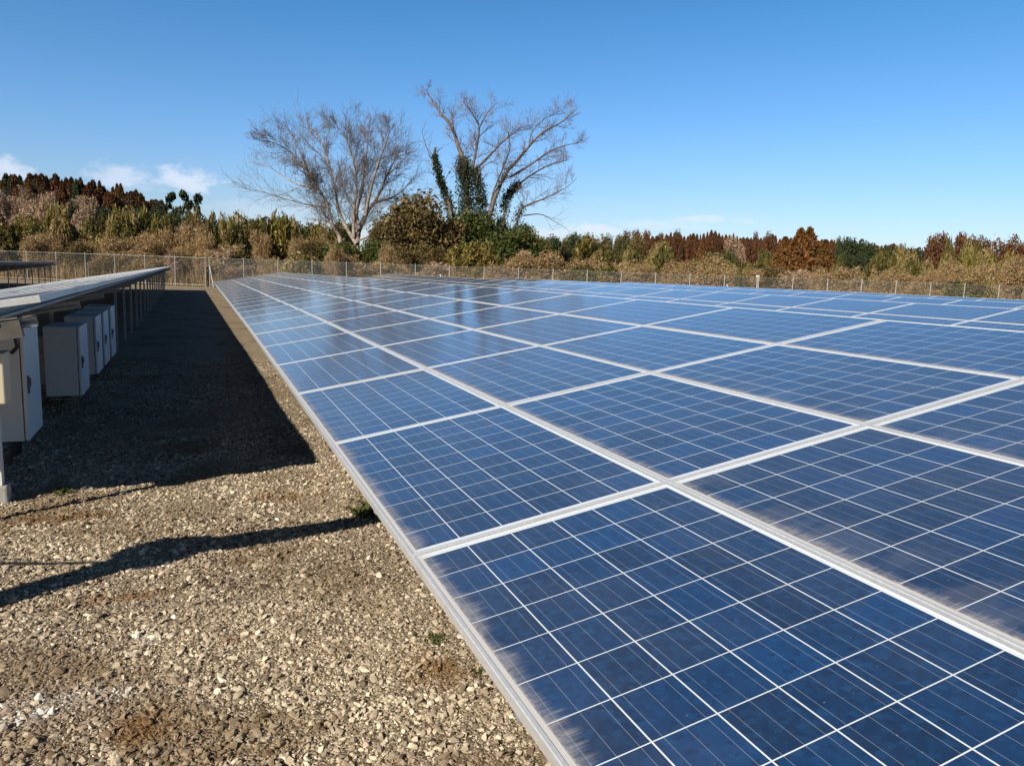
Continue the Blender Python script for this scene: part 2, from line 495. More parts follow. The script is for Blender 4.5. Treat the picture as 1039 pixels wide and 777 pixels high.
# ------------------------------------------------------------------ ground
def lines(segs):
    out = []
    for a, b, s in segs:
        n = max(1, int(round((b - a) / s)))
        out += list(np.linspace(a, b, n, endpoint=False))
    return np.array(out + [segs[-1][1]])


def vnoise(x, y, seed=0):
    """smooth value noise"""
    def hsh(i, j):
        v = np.sin(i * 127.1 + j * 311.7 + seed * 74.7) * 43758.5453
        return v - np.floor(v)
    i, j = np.floor(x), np.floor(y); f, g = x - i, y - j
    f, g = f * f * (3 - 2 * f), g * g * (3 - 2 * g)
    return (hsh(i, j) * (1 - f) + hsh(i + 1, j) * f) * (1 - g) + (hsh(i, j + 1) * (1 - f) + hsh(i + 1, j + 1) * f) * g


def ground_z(x, y):
    w = np.exp(-(np.maximum(0, np.hypot(x, y - 3) - 9) / 6) ** 2)
    z = (vnoise(x * .9, y * .9) - .5) * .05 + (vnoise(x * 3.1, y * 3.1, 3) - .5) * .022 + (vnoise(x * 9, y * 9, 5) - .5) * .008
    return z * w


gx = lines([(-3000, -300, 300), (-300, -40, 26), (-40, -8, 2), (-8, -3.2, .2), (-3.2, 1.2, .05), (1.2, 6, .3), (6, 60, 6), (60, 300, 24), (300, 3000, 300)])
gy = lines([(-2000, -200, 300), (-200, -10, 20), (-10, -2.5, .4), (-2.5, 9, .05), (9, 20, .25), (20, 70, 2.5), (70, 300, 23), (300, 4000, 300)])
GX, GY = np.meshgrid(gx, gy)
gV = np.c_[GX.ravel(), GY.ravel(), ground_z(GX, GY).ravel()]
nx, ny = len(gx), len(gy)
ii = (np.arange(ny - 1)[:, None] * nx + np.arange(nx - 1)[None]).ravel()
gF = np.c_[ii, ii + 1, ii + nx + 1, ii + nx]
ground = link('ground', np_mesh('ground', gV, gF, M_GRAVEL, True))
tag(ground, 'grey brown gravel ground of the solar farm', 'ground', kind='structure')

# loose stones lying on the gravel
WHITE_SPOTS = ((-1.12, .62, .13, .075), (-.99, .60, .10, .05), (-.87, 1.05, .075, .05), (-1.25, .55, .09, .06))
BROWN_SPOTS = ((-1.42, 2.78, .38, .10), (-.85, .33, .10, .09), (-.56, .88, .055, .03), (-1.9, 2.6, .3, .12), (.22, .42, .12, .10), (-.2, 2.9, .3, .07), (-.35, -.1, .14, .09), (-1.0, 1.5, .25, .05))


def spots(x, y, table):
    """irregular stain mask, 0 to 1"""
    m = np.zeros_like(x)
    for cx, cy, rx, ry in table:
        d = np.sqrt(((x - cx) / rx) ** 2 + ((y - cy) / ry) ** 2) + (vnoise(x * 14, y * 14, 2) - .5) * 1.1 + (vnoise(x * 45, y * 45, 4) - .5) * .7
        m = np.maximum(m, np.clip(1.35 - d, 0, 1))
    return m


def ico():
    b = bmesh.new(); bmesh.ops.create_icosphere(b, subdivisions=1, radius=1)
    v = np.array([p.co[:] for p in b.verts]); f = np.array([[q.index for q in p.verts] for p in b.faces]); b.free()
    return v, f


OCT = (np.array([(1, 0, 0), (-1, 0, 0), (0, 1, 0), (0, -1, 0), (0, 0, 1), (0, 0, -1)], float),
       np.array([(0, 2, 4), (2, 1, 4), (1, 3, 4), (3, 0, 4), (2, 0, 5), (1, 2, 5), (3, 1, 5), (0, 3, 5)]))


def scatter_stones(regions):
    Vs, Fs, As, off_ = [], [], {'tone': [], 'white': [], 'brown': []}, 0
    for (x0, x1, y0, y1, dens, r0, r1, pw, shape) in regions:
        iv, jf = shape
        n = int((x1 - x0) * (y1 - y0) * dens)
        px, py = rng.uniform(x0, x1, n), rng.uniform(y0, y1, n)
        # thinner where the fines show: uneven, trodden ground
        keep = rng.random(n) < .35 + .9 * vnoise(px * 1.3 + 3, py * 1.3, 21) * (.55 + .6 * vnoise(px * 5, py * 5, 22))
        px, py = px[keep], py[keep]; n = len(px)
        r = r0 + (r1 - r0) * rng.random(n) ** pw
        sxyz = r[:, None] * np.c_[rng.uniform(.9, 1.7, n), rng.uniform(.7, 1.15, n), rng.uniform(.4, .85, n)]
        a = rng.uniform(0, TAU, n); tl = rng.uniform(-.9, .9, n)
        v = iv[None] * (1 + rng.uniform(-.48, .32, (n, len(iv)))[:, :, None]) * sxyz[:, None]
        x = v[:, :, 0] * np.cos(tl)[:, None] + v[:, :, 2] * np.sin(tl)[:, None]
        z = -v[:, :, 0] * np.sin(tl)[:, None] + v[:, :, 2] * np.cos(tl)[:, None]
        X = x * np.cos(a)[:, None] - v[:, :, 1] * np.sin(a)[:, None]; Y = x * np.sin(a)[:, None] + v[:, :, 1] * np.cos(a)[:, None]
        zz = ground_z(px, py) + r * rng.uniform(-.1, .35, n)
        Vs.append(np.stack([X + px[:, None], Y + py[:, None], z + zz[:, None]], 2).reshape(-1, 3))
        tone = np.clip(rng.normal(.45, .27, n) + (vnoise(px * 2, py * 2, 9) - .5) * .35, 0, .93)
        tone[rng.random(n) < .010] = .97
        for key, val in (('tone', tone), ('white', spots(px, py, WHITE_SPOTS) * (rng.random(n) < .42)), ('brown', spots(px, py, BROWN_SPOTS))):
            As[key].append(np.repeat(val, len(iv)))
        Fs.append((jf[None] + (np.arange(n) * len(iv))[:, None, None]).reshape(-1, 3) + off_); off_ += n * len(iv)
    me = np_mesh('gravel', np.concatenate(Vs), np.concatenate(Fs), M_STONE)
    for key, val in As.items():
        at = me.attributes.new(key, 'FLOAT', 'POINT'); at.data.foreach_set('value', np.concatenate(val).astype(np.float32))
    return me


for key, tab in (('white', WHITE_SPOTS), ('brown', BROWN_SPOTS)):
    at = ground.data.attributes.new(key, 'FLOAT', 'POINT')
    at.data.foreach_set('value', spots(gV[:, 0], gV[:, 1], tab).astype(np.float32))
ICO = ico()
gravel = link('gravel', scatter_stones([
    (-2.3, .95, -1.5, 2.2, 9500, .0022, .0078, 1.6, OCT), (-2.3, .95, -1.5, 2.2, 2500, .005, .0175, 2.3, ICO), (-2.6, .95, -1.7, 2.2, 40, .014, .024, 2, ICO),
    (-2.6, .9, 2.2, 5.0, 4200, .0035, .010, 1.6, OCT), (-2.6, .9, 2.2, 5.0, 1300, .007, .019, 2.3, ICO), (-3.2, .8, 5.0, 11, 1100, .006, .018, 2.2, OCT)]))
tag(gravel, 'loose tan and grey gravel stones covering the aisle', 'gravel', kind='stuff')

# ------------------------------------------------------------------ fence line and field beyond
FENCE_A = Vector((-0.15, 52.4, 0))                       # corner post
FENCE_R = Vector((62.0, 26.3, 0))
FENCE_L = Vector((-19.5, 63.0, 0))
fr = (FENCE_R - FENCE_A).normalized(); fl = (FENCE_L - FENCE_A).normalized()
off = Vector((.3, .9, 0))
fv = [FENCE_L + fl * 120 + off, FENCE_A + off, FENCE_R + fr * 120 + off, Vector((900, 900, 0)), Vector((-900, 900, 0))]
field = link('field', np_mesh('field', [(p.x, p.y, .012) for p in fv], np.array([[0, 1, 2, 3, 4]]), M_FIELD))
tag(field, 'dry grassy field beyond the fence', 'field', kind='structure')


def hill_mesh(fn, x0, x1, y0, y1, step):
    xs, ys = np.arange(x0, x1 + .1, step), np.arange(y0, y1 + .1, step)
    X, Y = np.meshgrid(xs, ys); Z = fn(X, Y) - .25
    n, mm = len(xs), len(ys)
    i = (np.arange(mm - 1)[:, None] * n + np.arange(n - 1)[None]).ravel()
    return np_mesh('hill', np.c_[X.ravel(), Y.ravel(), Z.ravel()], np.c_[i, i + 1, i + n + 1, i + n], M_FIELD, True)


def mound(cx, cy, ang, la, lb, hgt):
    ca, sa = math.cos(ang), math.sin(ang)

    def fn(x, y):
        a = ((x - cx) * ca + (y - cy) * sa) / la; b = (-(x - cx) * sa + (y - cy) * ca) / lb
        d = np.sqrt(a * a + b * b)
        return hgt * np.where(d < 1, (np.cos(np.minimum(d, 1) * math.pi) + 1) / 2, 0)
    return fn


hl = mound(-62, 190, math.radians(12), 95, 85, 12.5)
hr = mound(210, 245, math.radians(-33), 175, 70, 11.0)
tag(link('hill', hill_mesh(hl, -165, 45, 95, 290, 6)), 'wooded hill rising behind the fence on the left', 'hill', kind='structure')
tag(link('hill', hill_mesh(hr, 30, 390, 90, 400, 8)), 'long low wooded ridge far away on the right', 'hill', kind='structure')

# ------------------------------------------------------------------ solar arrays
TILT = math.radians(10); PU, PV = 1.67, 1.01
LU, LV = 1.663, 1.003


def frame_mesh():
    prof = [(0, -.040), (0, -.0025), (.0025, 0), (.0115, 0), (.0125, -.001), (.0125, -.006), (.003, -.006), (.003, -.040)]
    V, F = [], []
    for (o, z) in prof:
        V += [(o, o, z), (LV - o, o, z), (LV - o, LU - o, z), (o, LU - o, z)]
    n = len(prof)
    for i in range(n):
        j = (i + 1) % n
        for k in range(4):
            q = (k + 1) % 4
            F.append((i * 4 + k, i * 4 + q, j * 4 + q, j * 4 + k))
    me = np_mesh('frame', V, np.array(F), M_FRAME)
    b = bmesh.new(); b.from_mesh(me); bmesh.ops.recalc_face_normals(b, faces=list(b.faces)); b.to_mesh(me); b.free()
    return me


ME_FRAME = frame_mesh()
ME_GLASS = MB().box((.006, .006, -.0055), (LV - .006, LU - .006, -.0028)).mesh('solar_panel', M_CELL)


def merged_panels(cells):
    """far or hidden panels of one array as a single mesh"""
    gv = np.array([v.co[:] for v in ME_GLASS.vertices]); gf = np.array([p.vertices[:] for p in ME_GLASS.polygons])
    rv = np.array([v.co[:] for v in ME_FRAME.vertices]); rf = np.array([p.vertices[:] for p in ME_FRAME.polygons])
    return gv, gf, rv, rf


def make_array(label, loc, rz, ncol, i0, zlow, seen_first, post_step=1.9, post_off=.35, dip=None, back=None, group='rows of tilted solar panels'):
    rr = random.Random(int(loc[0] * 10) + 77)
    root = empty('solar_array', (loc[0], loc[1], 0), rz)
    tag(root, label, 'solar array', group)
    ct, st = math.cos(TILT), math.sin(TILT)
    dipf = dip or (lambda y: 0)

    def on(v, y, w=0.0):
        return Vector((v * ct - w * st, y, zlow + v * st + w * ct + dipf(y)))
    cells = [(i, j) for i in range(i0, i0 + ncol) for j in range(4)]
    cells.sort(key=lambda c: seen_first(*c))
    for (i, j) in cells[:100]:
        p = bpy.data.objects.new('solar_panel', ME_GLASS); C.objects.link(p); p.parent = root
        p.location = on(j * PV + rr.uniform(-.0015, .0015), i * PU, rr.uniform(-.0015, .0015))
        p.rotation_euler = (rr.uniform(-.0012, .0012), -TILT + rr.uniform(-.0015, .0015), rr.uniform(-.0006, .0006))
        f = bpy.data.objects.new('frame', ME_FRAME); C.objects.link(f); f.parent = p
    if cells[100:]:
        gv, gf, rv, rf = merged_panels(None)
        for nm, bv, bf, mt in (('solar_panel', gv, gf, M_CELL), ('panel_frame', rv, rf, M_FRAME)):
            Vs, Fs = [], []
            for k, (i, j) in enumerate(cells[100:]):
                o = on(j * PV, i * PU)
                w = np.c_[bv[:, 0] * ct - bv[:, 2] * st + o.x, bv[:, 1] + o.y, bv[:, 0] * st + bv[:, 2] * ct + o.z]
                Vs.append(w); Fs.append(bf + k * len(bv))
            if nm == 'solar_panel':      # keep the cell pattern: its own material coordinates come per panel, so build them in a tilted local frame
                continue
            far = link('remaining_panel_frames', np_mesh('remaining_panel_frames', np.concatenate(Vs), np.concatenate(Fs), mt), root)
            far['kind'] = 'stuff'
        Vs, Fs = [], []
        for k, (i, j) in enumerate(cells[100:]):
            o = on(j * PV, i * PU)
            w = np.c_[gv[:, 0] * ct - gv[:, 2] * st + o.x, gv[:, 1] + o.y, gv[:, 0] * st + gv[:, 2] * ct + o.z]
            Vs.append(w); Fs.append(gf + k * len(gv))
        far = link('remaining_solar_panels', np_mesh('remaining_solar_panels', np.concatenate(Vs), np.concatenate(Fs), M_CELL_PLAIN), root)
        far['kind'] = 'stuff'
    ya, yb = i0 * PU, (i0 + ncol) * PU - .02
    nseg = 12
    for v in (.30, 1.55, 2.60, 3.75):
        mb = MB()
        for s in range(nseg):
            y0, y1 = ya + (yb - ya) * s / nseg, ya + (yb - ya) * (s + 1) / nseg - .003
            mb.channel(on(v, y0 + .01, -.076), on(v, y1, -.076), .05, .07, .004, up=(-st, 0, ct))
        mb.build('purlin', M_GALV, root)
    y = ya + .10; ys = []
    while y < yb - .05:
        ys.append(y); y += post_step
    raft = MB().channel((.075 * ct, 0, .075 * st - .145), (4.0 * ct, 0, 4.0 * st - .145), .04, .06, .004, up=(-st, 0, ct)).mesh('rafter', M_GALV)
    for y in ys:
        link('rafter', raft, root, (0, y, zlow + dipf(y)))
    MB().beam(on(.25, ya + .06, -.170), on(3.90, ya + .06, -.170), .05, .10, up=(-st, 0, ct)).build('end_beam', M_BEAM, root)
    for n, y in enumerate(ys):
        for v in (.62, 3.62 if not (back and back[0] < y < back[1]) else 3.2):
            top = on(v, y + .055, -.118); mb = MB()
            mb.channel((top.x, top.y, -.05), (top.x, top.y, top.z), .045, .04, .004, up=(1, 0, 0))
            mb.build('post', M_GALV, root)
    return root


def mat_cell_plain():
    """far panels merged into one sheet: cell blue behind glass, dust film included"""
    t = NT('far_cell_glass'); tc = t.n('ShaderNodeTexCoord')
    g = t.n('ShaderNodeNewGeometry')
    c = t.mix(t.math('MULTIPLY', g.outputs['Random Per Island'], .5), (.045, .062, .11), (.055, .07, .11))
    t.set(Base_Color=c, Roughness=.45, Specular_IOR_Level=.2, Coat_Weight=.95, Coat_IOR=1.45, Coat_Roughness=.1, Sheen_Weight=.16, Sheen_Roughness=.55)
    return t.m


M_CELL_PLAIN = mat_cell_plain()


def near_cam(ox, oy):
    return lambda i, j: math.hypot(ox + j - CAM.x, oy + (i + .5) * PU - CAM.y)


make_array('nearest array of blue solar panels sloping up to the right of the gravel aisle', (0, 0), 0, 30, -2, H0, near_cam(0, 0), .835, -.30,
           dip=lambda y: -.0045 * max(0, y - 9))
make_array('second array of solar panels showing just above the nearest array', (6.02, -.37), 0, 27, -1, H0, near_cam(6, 0))
make_array('third array of solar panels, a thin strip beyond the second array', (12.03, -.1), 0, 25, -1, H0, near_cam(12, 0))
make_array('farthest array of solar panels, hairline strip in front of the right-hand fence', (18.05, .2), 0, 22, -1, H0, near_cam(18, 0))
RZL = math.radians(.95)
lh = 3.98
make_array('array left of the aisle, pale sunlit top seen edge on, cabinets under its high edge', (-1.47 - lh, 2.66 - lh * RZL), RZL, 25, 0, H0 + .02, lambda i, j: i - 3 * j, 1.9, .35, back=(.8, 8.4))
make_array('farther array at the left edge of the photo, dark underside on slim posts', (-7.75 - lh, 1.5), RZL, 29, 0, H0 + .02, lambda i, j: -i - 3 * j, 1.9, .35)

# ------------------------------------------------------------------ cabinets under the left array
def cabinet(label, xf, y0, y1, z0, z1, depth, hang):
    root = empty('electrical_cabinet', (xf - depth / 2, (y0 + y1) / 2, 0), RZL)
    tag(root, label, 'cabinet', 'grey cabinets under the left array')
    w = (y1 - y0) / 2; d = depth / 2
    b = MB().box((-d, -w, z0), (d - .032, w, z1), .004)
    b.build('body', M_CAB, root)
    door = MB().box((d - .024, -w + .001, z0 + .002), (d, w - .001, z1 - .002), .005).build('door', M_DOOR, root)
    h = MB()
    h.box((d + .001, -w + .045, (z0 + z1) / 2 - .075), (d + .014, -w + .066, (z0 + z1) / 2 + .06), .003)
    h.box((d + .0145, -w + .050, (z0 + z1) / 2 - .02), (d + .024, -w + .062, (z0 + z1) / 2 + .045), .003)
    h.build('handle', M_HANDLE, door)
    hg = MB()
    for s in (-1, 1):
        hg.tube([(d - .012, w - .006, (z0 + z1) / 2 + s * (z1 - z0) * .33 - .04), (d - .012, w - .006, (z0 + z1) / 2 + s * (z1 - z0) * .33 + .04)], .011, 8)
    hg.build('hinges', M_GALV, root)
    MB().box((-d - .002, -w - .002, z1 + .001), (d + .004, w + .002, z1 + .012), .004).build('rain_hood', M_CAB, root)
    for s in (-1, 1):
        yy = s * (w - .10); br = MB()
        br.beam((-d - .03, yy, z0 + .12), (-d - .03, yy, z1 - .10), .04, .05, up=(1, 0, 0))
        if hang:     # open box-section foot hung under the cabinet
            br.beam((-d - .004, yy, z0 - .006), (d - .10, yy, z0 - .006), .04, .008)
            br.beam((-d + .03, yy, z0 - .046), (d - .10, yy, z0 - .046), .04, .008)
            br.beam((-d + .034, yy, z0 - .041), (-d + .034, yy, z0 - .011), .04, .008, up=(1, 0, 0))
            br.beam((d - .104, yy, z0 - .041), (d - .104, yy, z0 - .011), .04, .008, up=(1, 0, 0))
            br.beam((-d - .004, yy, z0 - .01), (-d - .004, yy, z0 + .13), .04, .008, up=(1, 0, 0))
        br.build('mounting_bracket', M_GALV, root)
    cg = MB()
    for s in (-.5, .1, .5):
        cg.tube([(-d * .2, w * s, z0 - .002), (-d * .2, w * s, z0 - .05), (-d * .4, w * s * 1.1, -.02)], .016, 8)
    cg.build('conduits', M_BLACK, root)
    return root


cabinet('nearest and tallest grey cabinet, cut by the left edge of the photo', -1.86, 4.16, 4.74, H0 - .44, H0 + .42, .23, False)
cabinet('grey cabinet second from the camera with an open steel foot bracket below', -1.86, 6.86, 7.52, H0 - .54, H0 + .20, .34, True)
cabinet('grey cabinet third from the camera, half hidden behind the second one', -1.87, 8.28, 8.94, H0 - .50, H0 + .215, .34, True)
cabinet('grey cabinet fourth from the camera, second to last of the line', -1.88, 9.2, 9.86, H0 - .50, H0 + .22, .34, True)
cabinet('grey cabinet at the far end of the line, deepest in the shade', -1.89, 10.14, 10.80, H0 - .50, H0 + .235, .34, True)

# beige junction box and its cable on the near end post
t = empty('junction_box', (-1.688, 2.90, 0), RZL)
tag(t, 'small beige junction box with a looped dark cable at the left photo edge', 'junction box')
MB().box((-.20, -.12, H0 + .08), (-.012, .06, H0 + .36), .008).build('body', M_BEIGE, t)
MB().box((-.206, -.126, H0 + .361), (-.006, .066, H0 + .378), .004).build('lid', M_BEIGE, t)
MB().tube([(-.1, -.02, H0 + .379), (-.09, -.02, H0 + .45), (-.03, .0, H0 + .49), (.03, .02, H0 + .46), (.035, .04, H0 + .40), (.0, .063, H0 + .36)], .012, 8).build('cable', M_BLACK, t)
t = empty('support_post', (-1.845, 3.28, 0))
tag(t, 'sunlit pale steel post foot at the lower left photo edge', 'post')
MB().channel((-.03, 0, .12), (-.03, 0, 1.05), .07, .06, .005, up=(1, 0, 0)).build('shaft', M_WHITE, t)
MB().box((-.095, -.06, -.05), (.03, .06, .118), .012).build('footing', M_CONC, t)

# unseen mast left of the frame, shaped to cast the shadow across the gravel
t = empty('shadow_mast', (-2.72, .84, 0))
tag(t, 'unseen short steel mast added to cast the long shadow on the sunny gravel', 'mast')
MB().box((-.065, -.065, -.05), (.065, .065, 1.40), .01).build('pole', M_GALV, t)
MB().box((-.12, -.12, 1.39), (.14, .12, 1.60), .012).build('mast_box', M_WHITE, t)
MB().beam((.161, .02, 1.52), (1.25, .27, 1.50), .15, .12).build('arm', M_GALV, t)
MB().tube([(-.151, .0, 1.40), (-.6, .25, 1.26), (-1.3, .55, 1.18), (-2.2, .9, 1.16)], .012, 6).build('cable', M_BLACK, t)

# ------------------------------------------------------------------ fence
def fence(label, A, B, n, h, gap_rail):
    d = (B - A); L = d.length; d = d.normalized()
    ang = math.atan2(d.y, d.x)
    root = empty('chain_link_fence', A, ang); tag(root, label, 'fence', 'chain link fences round the site')
    for k in range(n + 1):
        x = L * k / n
        mb = MB(); lean = rnd.uniform(-.012, .012)
        mb.tube([(x, 0, -.1), (x + lean * 2, rnd.uniform(-.01, .01), h + .07)], .024, 8)
        mb.tube([(x + lean * 2, 0, h + .07), (x + lean * 2, 0, h + .085)], .028, 8)
        mb.build('post', M_FENCE, root)
    mb = MB(); mb.tube([(0, 0, h), (L, 0, h)], .006, 6); mb.tube([(0, 0, .12), (L, 0, .12)], .012, 6); mb.build('rail', M_FENCE, root)
    # diamond mesh of round wire
    V, F = [], []; s = .12; r = .0019; hh = h - .1
    for sg in (1, -1):
        xs = np.arange(-hh, L, s) if sg == 1 else np.arange(0, L + hh, s)
        for x in xs:
            x0, z0, x1, z1 = (x, 0, x + hh, hh) if sg == 1 else (x, 0, x - hh, hh)
            # clip to the bay
            def clip(xa, za, xb, zb):
                ts = [0, 1]
                for bound in (0, L):
                    if (xa - bound) * (xb - bound) < 0: ts.append((bound - xa) / (xb - xa))
                ts.sort(); 
                for a, b in zip(ts[:-1], ts[1:]):
                    mx = xa + (xb - xa) * (a + b) / 2
                    if 0 <= mx <= L: return (xa + (xb - xa) * a, za + (zb - za) * a, xa + (xb - xa) * b, za + (zb - za) * b)
            c = clip(x0, z0, x1, z1)
            if not c: continue
            y = .036 + sg * .004; i = len(V)
            for (px, pz) in ((c[0], c[1] + .1), (c[2], c[3] + .1)):
                V += [(px - r * sg, y, pz + r), (px + r * sg, y, pz - r), (px, y + r * 1.6, pz)]
            F += [(i, i + 1, i + 4, i + 3), (i + 1, i + 2, i + 5, i + 4), (i + 2, i, i + 3, i + 5)]
    link('wire_mesh', np_mesh('wire_mesh', V, np.array(F), M_WIRE), root)
    mb = MB()
    for x in (.0,) + gap_rail:
        s = 1 if x < L * .9 else -1
        mb.tube([(x + s * .03, -.03, h * .72), (x + s * .55, -.75, .0)], .024, 6)
    mb.build('brace', M_FENCE, root)
    return root


fence('long chain link fence right of the corner, behind the panel arrays', FENCE_A, FENCE_R, 29, 1.95, (15.6, 35.0))
fence('chain link fence left of the corner, below the wooded hill', FENCE_A + fl * .28, FENCE_L - fl * 0, 10, 1.95, (8.5,))
p = FENCE_A + fr * 37.0
t = empty('marker_post', (p.x - .3, p.y - .5, 0)); tag(t, 'white marker post with a small cap standing at the right fence', 'post')
MB().box((-.045, -.045, -.05), (.045, .045, 1.95), .01).build('shaft', M_FENCE, t)
MB().box((-.085, -.08, 1.952), (.085, .08, 2.06), .012).build('cap', M_WHITE, t)

# ------------------------------------------------------------------ vegetation
def cards(P, size, elong=1.6, droop=0.0, seed=1, jitter=.5):
    """a leaf-shaped, slightly folded card at each point"""
    g = np.random.default_rng(seed); n = len(P)
    ax = g.normal(size=(n, 3)); ax[:, 2] -= droop; ax /= np.linalg.norm(ax, axis=1)[:, None]
    b = g.normal(size=(n, 3)); b -= (b * ax).sum(1)[:, None] * ax; b /= np.linalg.norm(b, axis=1)[:, None]
    c = np.cross(ax, b)
    s = (size * (1 + jitter * g.uniform(-1, 1, n)))[:, None]
    A = P - ax * s * elong / 2; B = P + ax * s * elong / 2
    q = P + b * s * .5 + c * s * .15; w = P - b * s * .5 + c * s * .15
    V = np.stack([A, q, B, w], 1).reshape(-1, 3)
    i = np.arange(n) * 4
    return V, np.c_[i, i + 1, i + 2, i + 3]


def blob_points(lobes, n, seed, shell=.55):
    """points spread through lobes (cx,cy,cz,rx,ry,rz), thicker towards the outside, with gaps"""
    g = np.random.default_rng(seed)
    vol = np.array([l[3] * l[4] * l[5] for l in lobes]) ** (2 / 3); pick = g.choice(len(lobes), n, p=vol / vol.sum())
    d = g.normal(size=(n, 3)); d /= np.linalg.norm(d, axis=1)[:, None]
    r = shell + (1 - shell) * g.random(n); r *= np.where(g.random(n) < .25, g.random(n) ** .5, 1)
    Lb = np.array(lobes)[pick]
    # clumpy radius
    k = np.sin(d[:, 0] * 9 + pick * 2.1) * np.sin(d[:, 1] * 8 + pick) * np.sin(d[:, 2] * 9 + pick * 1.3)
    r *= 1 + .34 * k + g.normal(0, .07, n) + np.where(g.random(n) < .06, g.uniform(0, .45, n), 0)
    return Lb[:, :3] + d * r[:, None] * Lb[:, 3:]


def tubes(segs, n=5):
    """segs rows: x0 y0 z0 x1 y1 z1 r0 r1"""
    S = np.array(segs, float); P0, P1 = S[:, :3], S[:, 3:6]; d = P1 - P0
    d /= np.maximum(np.linalg.norm(d, axis=1), 1e-9)[:, None]
    a = np.cross(d, np.where(np.abs(d[:, 2:3]) > .9, [[1., 0, 0]], [[0, 0, 1.]])); a /= np.linalg.norm(a, axis=1)[:, None]
    b = np.cross(d, a); V = []
    for P, r in ((P0, S[:, 6]), (P1, S[:, 7])):
        for k in range(n):
            th = TAU * k / n; V.append(P + (a * math.cos(th) + b * math.sin(th)) * r[:, None])
    V = np.stack(V, 1).reshape(-1, 3); base = np.arange(len(S)) * 2 * n
    F = [np.c_[base + k, base + (k + 1) % n, base + n + (k + 1) % n, base + n + k] for k in range(n)]
    return V, np.concatenate(F)


def trunk_segs(h, r, seed, limbs=5, spread=.35, z0=.35):
    g = random.Random(seed); segs = []; p = Vector((0, 0, -.05)); rr = r
    for k in range(6):
        q = p + Vector((g.uniform(-.03, .03) * h, g.uniform(-.03, .03) * h, h / 6)); segs.append((*p, *q, rr, rr * .8))
        if k / 6 >= z0 - .2:
            for _ in range(limbs // 4 + 1):
                a = g.uniform(0, TAU); l = spread * h * g.uniform(.5, 1)
                e = q + Vector((math.cos(a) * l, math.sin(a) * l, l * g.uniform(.4, .9))); mid = q.lerp(e, .5) + Vector((0, 0, l * .07))
                segs += [(*q, *mid, rr * .45, rr * .3), (*mid, *e, rr * .3, rr * .1)]
        p = q; rr *= .8
    return segs


def cedar(seed, n=1500, rad=.2, base=.12, ex=.47):
    """conical cedar of unit height: (crown vertices, faces), trunk"""
    g = np.random.default_rng(seed)
    t = g.random(n) ** .75; z = base + (1 - base) * t
    az = g.uniform(0, TAU, n)
    tier = .75 + .3 * np.abs(np.sin(t * 26 + az * 1.0 + seed)) + .12 * np.sin(az * 5 + seed)
    R = rad * (1 - t) ** ex * tier * np.sqrt(g.uniform(.25, 1, n)) + .006
    P = np.c_[np.cos(az) * R, np.sin(az) * R, z - R * .25]
    V, F = cards(P, .042, 1.9, .6, seed)
    return (V, F), tubes([(0, 0, -.01, 0, 0, .5, .017, .012), (0, 0, .5, 0, 0, .97, .012, .002)], 6)


def lobed(seed, n, k=7, flat=1.0, leaf=.055, elong=1.5, low=.1):
    """broad crown inside a unit box: radius about .5, height 1"""
    g = random.Random(seed); lobes = []
    for q in range(k):
        a = g.uniform(0, TAU); d = g.uniform(.08, .3); z = g.uniform(low + .18, .80)
        r = g.uniform(.15, .26) * (1.15 - .5 * abs(z - .45))
        lobes.append((math.cos(a) * d, math.sin(a) * d, z, r, r, r * g.uniform(.7, 1)))
    lobes.append((0, 0, .5, .26, .26, .36))
    P = blob_points(lobes, n, seed); P[:, 2] = np.clip(P[:, 2] / np.percentile(P[:, 2], 98.5), .01, 1.1)
    return cards(P, leaf, elong, .1, seed)


def blades(seed, n, spread=.45, hmin=.5, w=.012, lean=.22, plume=False):
    """upright grass or bamboo blades arching from the ground, unit height"""
    g = np.random.default_rng(seed)
    a = g.uniform(0, TAU, n); r = spread * np.sqrt(g.random(n)); x, y = np.cos(a) * r, np.sin(a) * r
    h = g.uniform(hmin, 1, n) * (1 - .45 * (r / spread) ** 2); la = g.uniform(0, TAU, n); le = g.normal(0, lean, n) * h
    fa = g.uniform(0, TAU, n); wx, wy = np.cos(fa) * w, np.sin(fa) * w
    def pt(t): return np.c_[x + np.cos(la) * le * t * t, y + np.sin(la) * le * t * t, h * (t - .12 * t * t * np.abs(le) / h)]
    W = np.c_[wx, wy, np.zeros(n)]
    b0, b1, b2 = pt(0.), pt(.6), pt(1.)
    V = np.stack([b0 - W * .6, b0 + W * .6, b1 + W, b1 - W, b2], 1).reshape(-1, 5, 3).reshape(-1, 3)
    i = np.arange(n) * 5
    return V, [np.c_[i, i + 1, i + 2, i + 3], np.c_[i + 3, i + 2, i + 4]]


def bamboo_mesh(seed, mat, n=420, leaf=.055):
    """reedy clump: stalks plus drooping leaf sprays along their upper part"""
    V, F = blades(seed, n // 2, .46, .55, .007, .2)
    g = np.random.default_rng(seed + 50); m_ = n * 5
    a = g.uniform(0, TAU, m_); r = .46 * np.sqrt(g.random(m_)); col = np.floor(a * 5) + np.floor(r * 9)
    top = .5 + .5 * (np.sin(col * 12.99) * 43758.5 % 1.0)
    z = top * (1 - g.random(m_) ** 1.5 * .9) * (1 - .3 * (r / .46) ** 2)
    V2, F2 = cards(np.c_[np.cos(a) * r, np.sin(a) * r, z], leaf, 2.6, .5, seed)
    V2[:, 2] /= np.percentile(V2[:, 2], 98)
    off_ = len(V)
    return np_mesh('clump', np.concatenate([V, V2]), [np.concatenate([F[0], F2 + off_]), F[1]], mat)


def np_pair(name, vf, mat): return np_mesh(name, vf[0], vf[1], mat)


